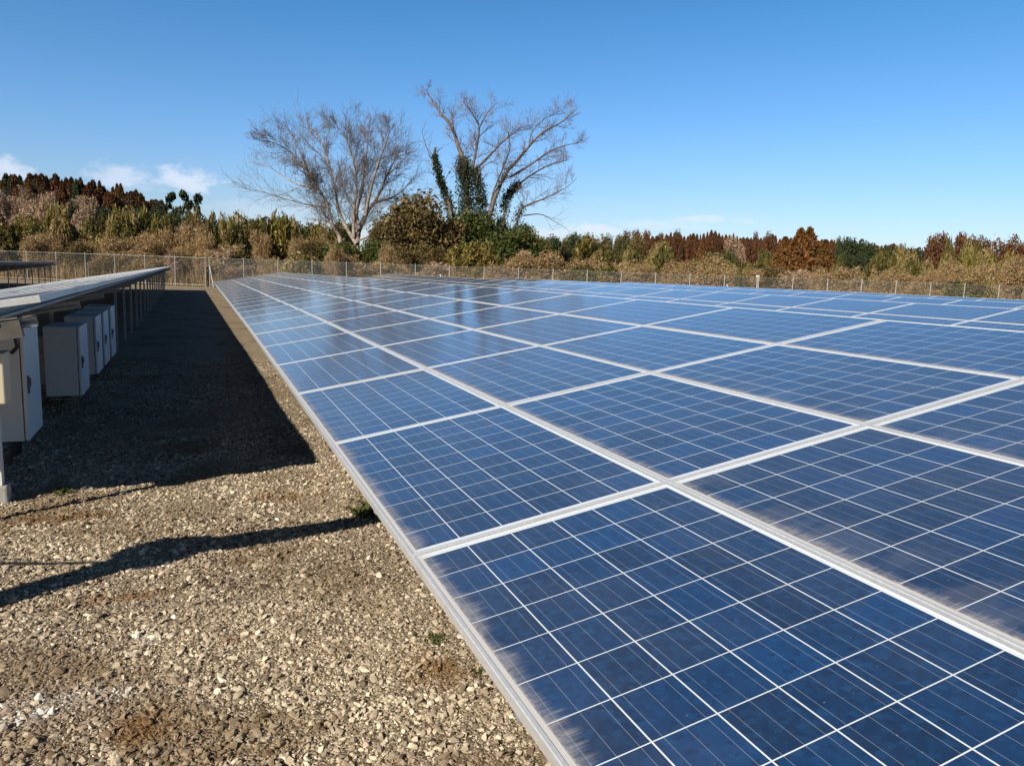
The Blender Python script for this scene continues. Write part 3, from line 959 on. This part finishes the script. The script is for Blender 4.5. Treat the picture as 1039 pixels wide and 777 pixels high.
KIND = {}
for nm, mat, rad in (('cedar_red', L_CEDAR_RED, .52), ('cedar_brown', L_CEDAR_BRN, .46), ('cedar_green', L_DARK, .42)):
    KIND[nm] = []
    for s in range(4):
        cr, tr = cedar(20 + s * 3 + len(nm), 5600, rad, .06, .8)
        if nm != 'cedar_brown': cr = cedar(20 + s * 3 + len(nm), 2600, rad)[0]
        KIND[nm].append((np_pair('crown', cr, mat), np_pair('trunk', tr, M_BARK_DARK)))
for nm, mat, n, k, leaf, el in (('evergreen', L_DARK, 5200, 9, .035, 1.5), ('olive', L_OLIVE, 5200, 9, .034, 1.8), ('green', L_GREEN, 8500, 10, .026, 1.7),
                                ('brown', L_BROWN, 9500, 11, .023, 2.0), ('rust', L_RUST, 5600, 11, .030, 1.7), ('twig', L_TWIG, 5200, 9, .017, 6.0),
                                ('tan', L_TAN, 6000, 10, .017, 4.0)):
    KIND[nm] = []
    for s in range(3):
        tr = tubes(trunk_segs(.75, .022, s + len(nm)), 6)
        KIND[nm].append((np_pair('crown', lobed(s * 7 + len(nm) + n, n, k, leaf=leaf, elong=el, low=.0 if nm in ('tan', 'green', 'brown') else .12), mat), np_pair('trunk', tr, M_BARK_DARK if nm != 'twig' else M_BARK_WARM)))
KIND['pine'] = []
for s in range(3):
    gq = random.Random(40 + s); lb = []
    for q in range(9):
        zq = gq.uniform(.42, .95); aq = gq.uniform(0, TAU); dq = .34 * (1.05 - zq) + .04
        lb.append((math.cos(aq) * dq, math.sin(aq) * dq, zq, .17, .17, .055))
    lb.append((0, 0, .93, .10, .10, .07))
    KIND['pine'].append((np_pair('crown', cards(blob_points(lb, 520, 40 + s), .075, 1.5, .1, s), L_DARK), np_pair('trunk', tubes([(0, 0, 0, .02, 0, .5, .022, .016), (.02, 0, .5, 0, 0, .96, .016, .004)], 6), M_BARK_DARK)))
KIND['bamboo'] = [(bamboo_mesh(60 + s, L_BAMBOO, 820, .042), None) for s in range(4)]
KIND['bamboo_olive'] = [(bamboo_mesh(80 + s, L_OLIVE, 820, .042), None) for s in range(3)]
KIND['straw'] = [(bamboo_mesh(100 + s, L_STRAW, 780, .040), None) for s in range(3)]
KIND['grass'] = [(np_mesh('clump', *blades(90 + s, 620, .5, .45, .010, .30), L_TAN), None) for s in range(3)]


HUE = {'evergreen': 'dark green', 'olive': 'olive', 'brown': 'brown', 'rust': 'rust brown', 'green': 'green', 'twig': 'greyish pink', 'tan': 'tan', 'bamboo': 'yellow green',
       'bamboo_olive': 'olive green', 'straw': 'straw coloured', 'cedar_red': 'rust red', 'cedar_brown': 'warm brown', 'cedar_green': 'dark green', 'pine': 'dark'}


def plant(name, kind, loc, h, w, label, cat, group=None):
    """one tree or shrub: crown and trunk under an empty, or a single mesh"""
    if '{c}' in label:
        label = label.replace('{c}', HUE[kind]); group = group and HUE[kind] + ' ' + group
    crown, trunk = rnd.choice(KIND[kind])
    sc3 = (w, w * rnd.uniform(.85, 1.15), h); rz = rnd.uniform(0, TAU)
    if trunk is None:
        o = link(name, crown); o.location = loc; o.scale = sc3; o.rotation_euler = (0, 0, rz)
    else:
        o = empty(name, loc, rz); o.scale = sc3
        link('crown', crown, o); link('trunk', trunk, o)
    tag(o, label, cat, group)
    return o


def site(x, ytop, D):
    """ground point and height for a plant whose top is seen at (x, ytop) at depth D"""
    p = axis_point(x, ytop, D)
    return (p.x, p.y, 0.0), p.z


def put(name, kind, x, ytop, wpx, D, label, cat, group=None, base=None):
    loc, h = site(x, ytop, D)
    z = base(np.array(loc[0]), np.array(loc[1])) if base else 0.0
    z = float(z)
    return plant(name, kind, (loc[0], loc[1], z - .05), max(h - z, .6), wpx * D / FPX, label, cat, group)


# --- left hill
def hill_top(fn, x, D): p = axis_point(x, 300, D); return float(fn(np.array(p.x), np.array(p.y)))


def on_hill(name, kind, fn, x, D, h, w, label, cat, group):
    p = axis_point(x, 300, D); k = (p - CAM); z = float(fn(np.array(p.x), np.array(p.y)))
    return plant(name, kind, (p.x, p.y, z - .3), h, w, label, cat, group)


def curve(pts, x):
    xs = [p[0] for p in pts]; ys = [p[1] for p in pts]
    return float(np.interp(x, xs, ys))


RIDGE_L = [(-90, 172), (-20, 179), (10, 180), (40, 177), (70, 181), (100, 187), (120, 189), (135, 195), (160, 202), (185, 212), (215, 222), (260, 228), (345, 232)]
x = -90.0
while x < 168:
    D = rnd.uniform(165, 200)
    yt = curve(RIDGE_L, x) + rnd.uniform(-3, 6)
    put('cedar_tree', rnd.choice(['cedar_red'] * 4 + ['cedar_green', 'cedar_brown']), x, yt, rnd.uniform(19, 28), D, '{c} conifer in the row along the crest of the left hill', 'tree', 'conifers on the crest of the left hill', hl)
    x += rnd.uniform(3.5, 7)
for k in range(44):
    x = rnd.uniform(-80, 178); D = rnd.uniform(140, 165)
    put('cedar_tree', rnd.choice(['cedar_red'] * 3 + ['cedar_brown', 'evergreen']), x, curve(RIDGE_L, x) + rnd.uniform(6, 17), rnd.uniform(19, 28), D, '{c} conifer in the row along the crest of the left hill', 'tree', 'conifers on the crest of the left hill', hl)
for x, yt, w in ((186, 193, 20), (201, 196, 19), (174, 195, 22), (193, 203, 15)):
    put('pine_tree', 'pine', x, yt, w, 170, 'slim dark conifer standing alone against the sky right of the hill crest', 'tree', 'slim conifers at the end of the hill crest', hl)
for k in range(26):
    x = rnd.uniform(-80, 92)
    put('bare_tree', 'twig', x, 193 + rnd.uniform(0, 30) + max(0, x - 60) * .3, rnd.uniform(26, 40), rnd.uniform(100, 130), 'pinkish grey bare tree on the slope of the left hill', 'tree', 'bare winter trees on the hillside', hl)
for k in range(26):
    x = rnd.uniform(75, 190)
    put('evergreen_tree', 'evergreen', x, 207 + rnd.uniform(0, 16) + max(0, x - 120) * .18, rnd.uniform(20, 34), rnd.uniform(105, 135), 'dark rounded evergreen tree on the right shoulder of the left hill', 'tree', 'dark evergreens on the hillside', hl)
for k in range(34):
    x = rnd.uniform(165, 360)
    put('evergreen_tree', rnd.choice(['olive', 'olive', 'evergreen']), x, curve([(165, 222), (210, 221), (260, 226), (345, 230), (370, 232)], x) + rnd.uniform(-2, 9), rnd.uniform(18, 30), rnd.uniform(85, 115), '{c} tree in the tree line between the hill and the bare tree', 'tree', 'trees of the left tree line')

# --- reeds, bamboo and dry scrub behind the left fence
for k in range(40):
    x = rnd.uniform(-90, 150)
    put('bamboo_clump', rnd.choice(['bamboo', 'straw', 'bamboo', 'bamboo_olive']), x, 224 + rnd.uniform(-10, 16), rnd.uniform(16, 40), rnd.uniform(72, 88), '{c} bamboo clump below the left hill', 'bamboo', 'bamboo below the hill')
for k in range(30):
    x = rnd.uniform(85, 330)
    put('bamboo_clump', rnd.choice(['bamboo', 'bamboo_olive', 'straw', 'straw']), x, curve([(85, 236), (150, 226), (230, 228), (330, 240)], x) + rnd.uniform(-10, 14), rnd.uniform(12, 32), rnd.uniform(70, 84), '{c} bamboo clump between the hill and the left fence', 'bamboo', 'bamboo clumps by the left fence')
for k in range(40):
    x = rnd.uniform(-90, 350)
    put('dry_bush', 'tan', x, curve([(-90, 240), (90, 242), (200, 236), (240, 242), (350, 252)], x) + rnd.uniform(-7, 13), rnd.uniform(22, 50), rnd.uniform(62, 72), 'tan leafless bush tangled behind the left fence', 'bush', 'tan bushes behind the left fence')

# --- around the two bare trees
for x, yt, w, D, kind, lab in (
        (422, 203, 84, 60, 'brown', 'tall brown leafed bush between the two bare trees'),
        (398, 226, 64, 59, 'brown', 'brown bush left of the tallest brown leafed bush'),
        (452, 224, 62, 60, 'brown', 'brown bush at the foot of the ivy clad trunk'),
        (480, 219, 74, 61.5, 'green', 'green shrub under the ivy clad trunks'),
        (503, 227, 56, 62.5, 'evergreen', 'dark green bush behind the ivy clad trunks'),
        (510, 236, 62, 60, 'green', 'green shrub with tan stems right of the ivy clad trunks'),
        (532, 232, 46, 61, 'green', 'dark green bush at the right end of the thicket'),
        (350, 248, 60, 58, 'green', 'low green shrub at the foot of the pale bare tree'),
        (380, 244, 40, 58, 'green', 'low green shrub right of the pale trunk'),
        (310, 246, 50, 60, 'brown', 'low brown bush left of the pale bare tree'),
        (440, 250, 44, 56, 'brown', 'ochre bush close to the fence below the ivy tree'),
        (486, 252, 44, 56, 'bamboo', 'ochre reed tuft close to the fence below the ivy tree'),
        (410, 252, 40, 56, 'brown', 'brown bush close to the fence left of the ivy tree'),
        (466, 254, 34, 56, 'bamboo', 'reed tuft at the fence between brown bushes')):
    put('bush' if kind != 'bamboo' else 'reed_clump', kind, x, yt, w, D, lab, 'bush' if kind != 'bamboo' else 'reeds')
for k in range(15):
    x = rnd.uniform(350, 560)
    put('evergreen_tree', rnd.choice(['rust', 'evergreen', 'olive']), x, 238 + rnd.uniform(-4, 6), rnd.uniform(18, 30), rnd.uniform(95, 120), 'distant {c} tree glimpsed behind the two bare trees', 'tree', 'distant trees behind the bare trees')
for x, yt, w in ((530, 256, 50), (560, 258, 55), (590, 264, 48), (545, 264, 40), (615, 268, 40), (690, 266, 46), (655, 268, 30)):
    put('dry_bush', 'tan', x, yt, w, 57, 'rounded pinkish tan bush behind the fence right of the ivy tree', 'bush', 'rounded tan bushes behind the fence')

# --- right half
for k in range(34):
    x = rnd.uniform(535, 650)
    put('evergreen_tree', rnd.choice(['olive', 'evergreen', 'olive', 'brown']), x, 243 + rnd.uniform(-3, 8), rnd.uniform(16, 26), rnd.uniform(95, 130), '{c} tree in the low line right of the ivy tree', 'tree', 'trees of the low line')
for x, yt, w in ((634, 238, 22), (645, 237, 24), (657, 238, 22), (626, 242, 18)):
    put('broadleaf_tree', 'rust', x, yt, w, 160, 'rounded brown tree in the clump left of the red ridge', 'tree', 'brown trees left of the ridge')
for k in range(44):
    x = rnd.uniform(560, 790)
    put('bamboo_clump', rnd.choice(['bamboo_olive', 'bamboo', 'straw', 'bamboo_olive']), x, curve([(560, 256), (600, 253), (680, 258), (705, 267), (790, 275)], x) + rnd.uniform(-7, 9), rnd.uniform(12, 32), rnd.uniform(68, 82), '{c} bamboo clump behind the middle of the fence', 'bamboo', 'bamboo behind the middle of the fence')
RIDGE_R = [(650, 243), (670, 241), (690, 237), (720, 237), (760, 240), (800, 243), (860, 246), (920, 252), (1000, 256), (1120, 262)]
x = 655.0
while x < 1110:
    put('cedar_tree', rnd.choice(['cedar_red'] * 5 + ['cedar_brown', 'rust']), x, curve(RIDGE_R, x) + 1.6 * math.sin(x * .11) + 1.2 * math.sin(x * .31) + rnd.uniform(-1.2, 1.8), rnd.uniform(11, 17), rnd.uniform(235, 275), '{c} tree on the far right ridge', 'tree', 'trees on the far ridge', hr)
    x += rnd.uniform(2.6, 4.4)
for k in range(100):
    x = rnd.uniform(660, 1100)
    put('cedar_tree', 'cedar_red', x, curve(RIDGE_R, x) + rnd.uniform(3, 13), rnd.uniform(12, 18), rnd.uniform(190, 235), '{c} tree on the far right ridge', 'tree', 'trees on the far ridge', hr)
put('bare_tree', 'twig', 746, 243, 28, 165, 'round pinkish bare tree in front of the rust red ridge', 'tree')
for k in range(22):
    x = rnd.uniform(715, 900)
    put('evergreen_tree', rnd.choice(['evergreen', 'olive', 'green']), x, 260 + rnd.uniform(-5, 6), rnd.uniform(16, 26), rnd.uniform(110, 140), '{c} tree at the foot of the rust red ridge', 'tree', 'trees below the ridge')
put('cedar_tree', 'cedar_brown', 712, 248, 30, 80, 'single brown cedar rising from the olive bamboo', 'tree')
for x, yt, w, lab in ((813, 233, 40, 'left one of the two pointed brown cedars with sharp tops'), (822, 232, 40, 'right one of the two pointed brown cedars with sharp tops'),
                      (797, 241, 34, 'leftmost cedar of the big brown clump before the ridge'), (838, 244, 36, 'rightmost cedar of the big brown clump before the ridge'),
                      (805, 246, 34, 'lower brown cedar in front of the two pointed ones'), (829, 250, 30, 'shorter brown cedar on the right flank of the clump')):
    put('cedar_tree', 'cedar_brown', x, yt, w * 1.5, 95, lab, 'tree', 'big brown cedars')
for x, yt, w in ((858, 244, 26), (872, 246, 28), (888, 250, 26), (902, 252, 24), (918, 252, 28), (930, 254, 26)):
    put('evergreen_tree', 'evergreen', x, yt, w, 145, 'dark evergreen between the brown cedars and the autumn trees', 'tree', 'dark evergreens right of the brown cedars')
for x, yt, w in ((945, 243, 26), (960, 240, 30), (976, 238, 32), (990, 243, 26), (1004, 246, 24), (1022, 243, 30), (1038, 248, 30), (1060, 246, 34), (1090, 250, 34)):
    put('broadleaf_tree', 'rust', x, yt + rnd.uniform(-1, 2), w, 110, 'brownish autumn tree in the row at the right photo edge', 'tree', 'autumn trees at the right')
for k in range(46):
    x = rnd.uniform(850, 1110)
    put('bamboo_clump', rnd.choice(['bamboo', 'bamboo_olive', 'straw', 'straw']), x, curve([(850, 275), (885, 267), (940, 262), (985, 254), (1010, 266), (1110, 276)], x) + rnd.uniform(-8, 9), rnd.uniform(12, 34), rnd.uniform(64, 82), '{c} bamboo clump behind the right part of the fence', 'bamboo', 'bamboo at the right')
for k in range(44):
    x = rnd.uniform(600, 1110)
    put('dry_bush', 'tan', x, curve([(600, 268), (760, 276), (900, 276), (1000, 272), (1030, 266), (1110, 272)], x) + rnd.uniform(-5, 6), rnd.uniform(22, 46), rnd.uniform(54, 64), 'dry pinkish bush behind the right half of the fence', 'bush', 'dry bushes behind the right fence')


# --- brush grown right up to the wire
for A, d, L, n in ((FENCE_A, fr, 60, 62), (FENCE_A, fl, 34, 36)):
    nrm = Vector((-d.y, d.x, 0)); nrm = nrm if nrm.y > 0 else -nrm
    for k in range(n):
        wd = rnd.uniform(1.4, 3.4); p = A + d * rnd.uniform(-1, L) + nrm * (wd * .5 + rnd.uniform(.15, 1.6))
        kd = rnd.choice(['tan', 'tan', 'tan', 'twig', 'brown', 'straw', 'bamboo_olive'])
        plant('fence_shrub', kd, (p.x, p.y, -.05), rnd.uniform(.9, 2.5) * rnd.choice([1, 1, 1.35]), wd, '{c} scrubby shrub growing right behind the wire fence', 'shrub', 'scrub along the fence')


# --- dry grass along the fence, one uncountable mass
def grass_belt():
    Vs, Q, T, off_ = [], [], [], 0
    g = np.random.default_rng(5)
    for A, d, L in ((FENCE_A, fr, 66), (FENCE_A, fl, 34)):
        nrm = Vector((-d.y, d.x, 0)); nrm = nrm if nrm.y > 0 else -nrm
        for k in range(int(L * 7)):
            s = g.uniform(-1, L); o = .6 + g.random() ** 1.4 * 6; p = A + d * s + nrm * o
            h = g.uniform(.7, 1.7) * (1 + .12 * o); w = g.uniform(.6, 1.3)
            v, f = blades(int(g.integers(1e6)), 46, .6, .45, .016, .35)
            v = v * np.array([w, w, h]) + np.array([p.x, p.y, 0])
            Vs.append(v); Q.append(f[0] + off_); T.append(f[1] + off_); off_ += len(v)
    return np_mesh('dry_grass', np.concatenate(Vs), [np.concatenate(Q), np.concatenate(T)], L_TAN)


tag(link('dry_grass', grass_belt()), 'tall dry tan grass growing all along the fence', 'grass', kind='stuff')


# --- the two bare trees
def limb3(pts, D, depth0, ddepth, r0, r1, seed):
    """image-plane limb given real depth, thickness and wobble"""
    g = random.Random(seed); out = []; n = len(pts)
    for k, (x, y) in enumerate(pts):
        dd = D + depth0 + ddepth * (k / max(1, n - 1)) ** 1.2 + (g.uniform(-.25, .25) if k else 0)
        out.append((axis_point(x, y, dd), r0 + (r1 - r0) * (k / max(1, n - 1)) ** .8))
    return out


def smooth(limb, sub=4):
    P = [l[0] for l in limb]; R = [l[1] for l in limb]; out = []
    for i in range(len(P) - 1):
        p0, p1, p2, p3 = P[max(i - 1, 0)], P[i], P[i + 1], P[min(i + 2, len(P) - 1)]
        for k in range(sub):
            t = k / sub
            q = .5 * ((2 * p1) + (p2 - p0) * t + (2 * p0 - 5 * p1 + 4 * p2 - p3) * t * t + (3 * p1 - p0 - 3 * p2 + p3) * t ** 3)
            out.append((q, R[i] + (R[i + 1] - R[i]) * t))
    out.append((P[-1], R[-1]))
    return out


def sprout(segs, p, d, length, r, level, g, up, spread, kids):
    """a branch that keeps splitting into finer ones"""
    n = 4 if level > 1 else 3
    q = p; dd = d.copy(); pts = [p]
    for k in range(n):
        dd = (dd + Vector((g.gauss(0, .13), g.gauss(0, .13), g.gauss(0, .10) + up * .10))).normalized()
        nq = q + dd * length / n; r2 = r * (1 - .6 * (k + 1) / n)
        segs.append((*q, *nq, max(r * (1 - .6 * k / n), .0065), max(r2, .0055)))
        if level > 0 and (k > 0 or level > 1):
            for _ in range(kids[level - 1]):
                ax = Vector((g.gauss(0, 1), g.gauss(0, 1), g.gauss(0, .7) + .15)).normalized()
                nd = (dd + ax * spread * g.uniform(.6, 1.2)).normalized()
                sprout(segs, nq, nd, length * g.uniform(.42, .68), r2 * .62, level - 1, g, up, spread, kids)
        q = nq


def bare_tree(name, label, limbs, D, mat, seed, up, spread, kids, tlen, twig_r, from_frac=.3, every=2, twig_mat=None):
    g = random.Random(seed); trunk, twigs = [], []
    for li, (pts, d0, dd, r0, r1, lv) in enumerate(limbs):
        L = smooth(limb3(pts, D, d0, dd, r0, r1, seed * 31 + li))
        trunk.append((li, [(*a[0], *b[0], a[1], b[1]) for a, b in zip(L[:-1], L[1:])]))
        m_ = len(L)
        run = 0.0
        for k in range(int(m_ * from_frac), m_ - 1):
            run += (L[k][0] - L[k - 1][0]).length if k else 0
            if lv == 0 or run < every * g.uniform(.6, 1.4): continue
            run = 0.0
            dirn = (L[min(k + 1, m_ - 1)][0] - L[max(k - 1, 0)][0]).normalized()
            for _ in range(1):
                ax = Vector((g.gauss(0, 1), g.gauss(0, 1), g.gauss(0, .6) + up * .3)).normalized()
                nd = (dirn + ax * spread).normalized()
                tl_ = tlen * g.uniform(.55, 1.2) * (1.35 - .8 * k / m_)
                sprout(twigs, L[k][0], nd, tl_, max(min(L[k][1] * .4, twig_r * 1.6), twig_r * .7), lv, g, up, spread, kids)
    base = limb3([limbs[0][0][0]], D, 0, 0, .1, .1, 1)[0][0]
    root = empty(name, (base.x, base.y, 0)); tag(root, label, 'tree')
    sh = np.array([base.x, base.y, 0, base.x, base.y, 0, 0, 0])
    for li, sg in trunk:
        nm = 'trunk' if sg[0][2] < .8 else 'limb'
        v, f = tubes(np.array(sg) - sh, 8); link(nm, np_mesh(nm, v, f, mat, True), root)
    v, f = tubes(np.array(twigs) - sh, 3); link('branches', np_mesh('branches', v, f, twig_mat or mat), root)
    return root, base


def shrink(p, c, k): return [(c[0] + (a - c[0]) * k, c[1] + (b - c[1]) * k) if b < c[1] else (a, b) for a, b in p]


def cropA(*p): return [(220 + .2959 * a, 70 + .2959 * b) for a, b in shrink(p, (470, 610), .90)]
def cropB(*p): return [(400 + .2962 * a, 70 + .2962 * b) for a, b in shrink(p, (310, 560), .955)]


A_D = 63
limbsA = [
    (cropA((480, 720), (480, 610), (488, 555), (515, 490), (560, 420), (600, 330), (640, 250)), 0, 1.5, .30, .04, 3),
    (cropA((424, 720), (420, 605), (412, 565), (385, 520), (370, 450), (335, 390), (300, 330), (240, 260), (180, 220), (125, 205)), .8, -2.5, .24, .025, 3),
    (cropA((482, 600), (455, 560), (415, 480), (400, 400), (375, 290), (340, 200), (290, 150)), 0, 2.8, .20, .025, 3),
    (cropA((470, 575), (470, 470), (480, 390), (470, 290), (440, 200), (400, 145)), .1, -2.5, .18, .025, 3),
    (cropA((490, 545), (480, 480), (500, 400), (512, 300), (520, 220), (505, 160)), 0, 3.2, .18, .025, 3),
    (cropA((515, 490), (530, 410), (560, 300), (590, 220), (605, 165)), 0, -3, .17, .025, 3),
    (cropA((370, 460), (300, 450), (200, 425), (120, 400), (70, 393)), .4, -2, .08, .015, 2),
    (cropA((335, 390), (250, 370), (170, 320), (105, 275)), 0, 2, .09, .015, 2),
    (cropA((300, 330), (250, 210), (220, 160)), 0, -1, .08, .02, 2),
    (cropA((550, 440), (620, 420), (665, 385), (690, 350)), .5, 2.4, .10, .015, 2),
    (cropA((480, 590), (540, 560), (565, 515), (600, 480)), .2, -1.8, .09, .02, 1),
    (cropA((590, 340), (640, 300), (690, 240)), 1, 1.5, .07, .015, 2),
    (cropA((375, 290), (320, 240), (280, 200)), 1.5, 2, .08, .02, 2),
]
treeA, baseA = bare_tree('bare_tree', 'tall pale bare tree with a wide windswept crown of fine twigs', limbsA, A_D, M_BARK_PALE, 5, .25, .85, (1, 2, 2), 2.3, .022, .20, .165, M_TWIG_GREY)
# the dark bundle of twigs caught in the pale tree
nestp = axis_point(*cropA((318, 350))[0], A_D - .8)
g_ = random.Random(3); sg = []
for k in range(240):
    a = Vector((g_.gauss(0, .34), g_.gauss(0, .34), g_.gauss(0, .5))); b = a + Vector((g_.gauss(0, .3), g_.gauss(0, .3), g_.gauss(0, .35)))
    sg.append((*a, *b, .018, .01))
v, f = tubes(sg, 4)
nest = link('twig_nest', np_mesh('twig_nest', v, f, M_BARK_DARK), None, nestp); tag(nest, 'dark clump of twigs lodged in the left fork of the pale bare tree', 'nest')

B_D = 62
limbsB = [
    (cropB((255, 720), (255, 560), (245, 440), (240, 330), (215, 250), (190, 180), (150, 130), (120, 85), (98, 45)), 0, 1.0, .36, .03, 2),
    (cropB((205, 720), (200, 560), (180, 450), (150, 370), (130, 300), (133, 255)), .8, -.8, .24, .10, 1),
    (cropB((320, 720), (322, 540), (345, 440), (385, 350), (420, 310), (470, 250), (520, 200), (580, 168), (642, 115)), -.3, 1.5, .26, .03, 2),
    (cropB((250, 370), (265, 330), (280, 260), (290, 180), (262, 130), (232, 88)), 0, -1.6, .17, .025, 2),
    (cropB((290, 185), (320, 130), (348, 98)), -1.2, .8, .08, .02, 2),
    (cropB((262, 350), (330, 282), (370, 240), (420, 200), (455, 175)), 0, 2.5, .13, .02, 2),
    (cropB((400, 362), (470, 320), (540, 272), (600, 248), (645, 240)), .3, -1.8, .11, .02, 2),
    (cropB((375, 620), (385, 450), (430, 390), (500, 340), (560, 312), (610, 300)), .5, 2.5, .15, .02, 2),
    (cropB((415, 620), (425, 520), (450, 470), (520, 440), (600, 400), (640, 365)), .6, -1.5, .14, .015, 2),
    (cropB((450, 500), (510, 495), (560, 520), (600, 545)), .2, 1, .06, .012, 1),
    (cropB((150, 370), (115, 290), (90, 220), (85, 180)), .5, -1, .05, .012, 1),
    (cropB((330, 500), (340, 420), (375, 330), (400, 260), (395, 200)), .2, -2.4, .12, .02, 2),
    (cropB((300, 450), (280, 390), (300, 330), (350, 300)), -.4, -2, .09, .02, 2),
    (cropB((470, 250), (480, 200), (530, 150), (600, 130)), .6, 1.5, .07, .015, 2),
]
treeB, baseB = bare_tree('ivy_clad_tree', 'taller bare tree with dark ivy wrapped round its trunks', limbsB, B_D, M_BARK_WARM, 9, .15, 1.0, (2, 3, 2), 1.5, .025, .32, .30, M_TWIG_PINK)
iv = []
gi = np.random.default_rng(4)
for pts, d0, dd, n, rad in ((cropB((250, 680), (252, 560), (246, 440), (240, 360), (232, 312)), 0, .4, 9500, .95),
                            (cropB((203, 680), (200, 560), (180, 450), (150, 370), (132, 290)), .8, -.6, 5000, .48),
                            (cropB((272, 600), (285, 520), (300, 460), (290, 400), (275, 340)), -.2, -.4, 4600, .7),
                            (cropB((372, 620), (380, 470), (400, 420), (430, 390)), .5, .6, 2600, .5),
                            (cropB((420, 620), (425, 520), (445, 470)), .5, -.3, 700, .6), (cropB((335, 500), (362, 400), (392, 335)), -.2, .3, 500, .32),
                            (cropB((430, 560), (450, 545), (480, 560)), .3, .3, 420, .5)):
    L = smooth(limb3(pts, B_D, d0, dd, 1, 1, 2), 6); idx = gi.integers(0, len(L), n)
    P = np.array([L[i][0][:] for i in idx]); d = gi.normal(size=(n, 3)); d /= np.linalg.norm(d, axis=1)[:, None]
    tt = idx / len(L); bulge = (.70 + .65 * np.abs(np.sin(tt * 11 + rad * 5) * np.sin(tt * 23 + rad * 3))) * (1.40 - .80 * tt) * (1 + np.where(gi.random(n) < .12, gi.uniform(0, .9, n), 0))
    P = P + d * (rad * bulge * np.sqrt(gi.uniform(.15, 1, n)))[:, None] * np.array([1, 1, 1.2])
    iv.append(P)
v, f = cards(np.concatenate(iv), .095, 1.4, .2, 8)
link('ivy', np_mesh('ivy', v - np.array([baseB.x, baseB.y, 0]), f, L_IVY), treeB)

# --- small weeds in the gravel
def weed(x, y, h, w, n, label, seed):
    v, f = blades(seed, n, .5, .3, .045, .55)
    me = np_mesh('weed', v * np.array([w, w, h]), f, L_GREEN)
    tag(link('weed', me, None, (x, y, float(ground_z(np.array(x), np.array(y))))), label, 'weed')


weed(.36, 2.42, .11, .24, 90, 'low green weed growing against the edge of the nearest array', 1)
weed(-1.52, 3.40, .06, .16, 60, 'bright green weed at the edge of the big shadow on the left', 2)
weed(.28, .62, .045, .10, 40, 'tiny green weed in the gravel beside the low panel edge', 3)
weed(.40, .34, .04, .08, 30, 'tiny weed in the gravel nearest to the bottom of the photo', 4)
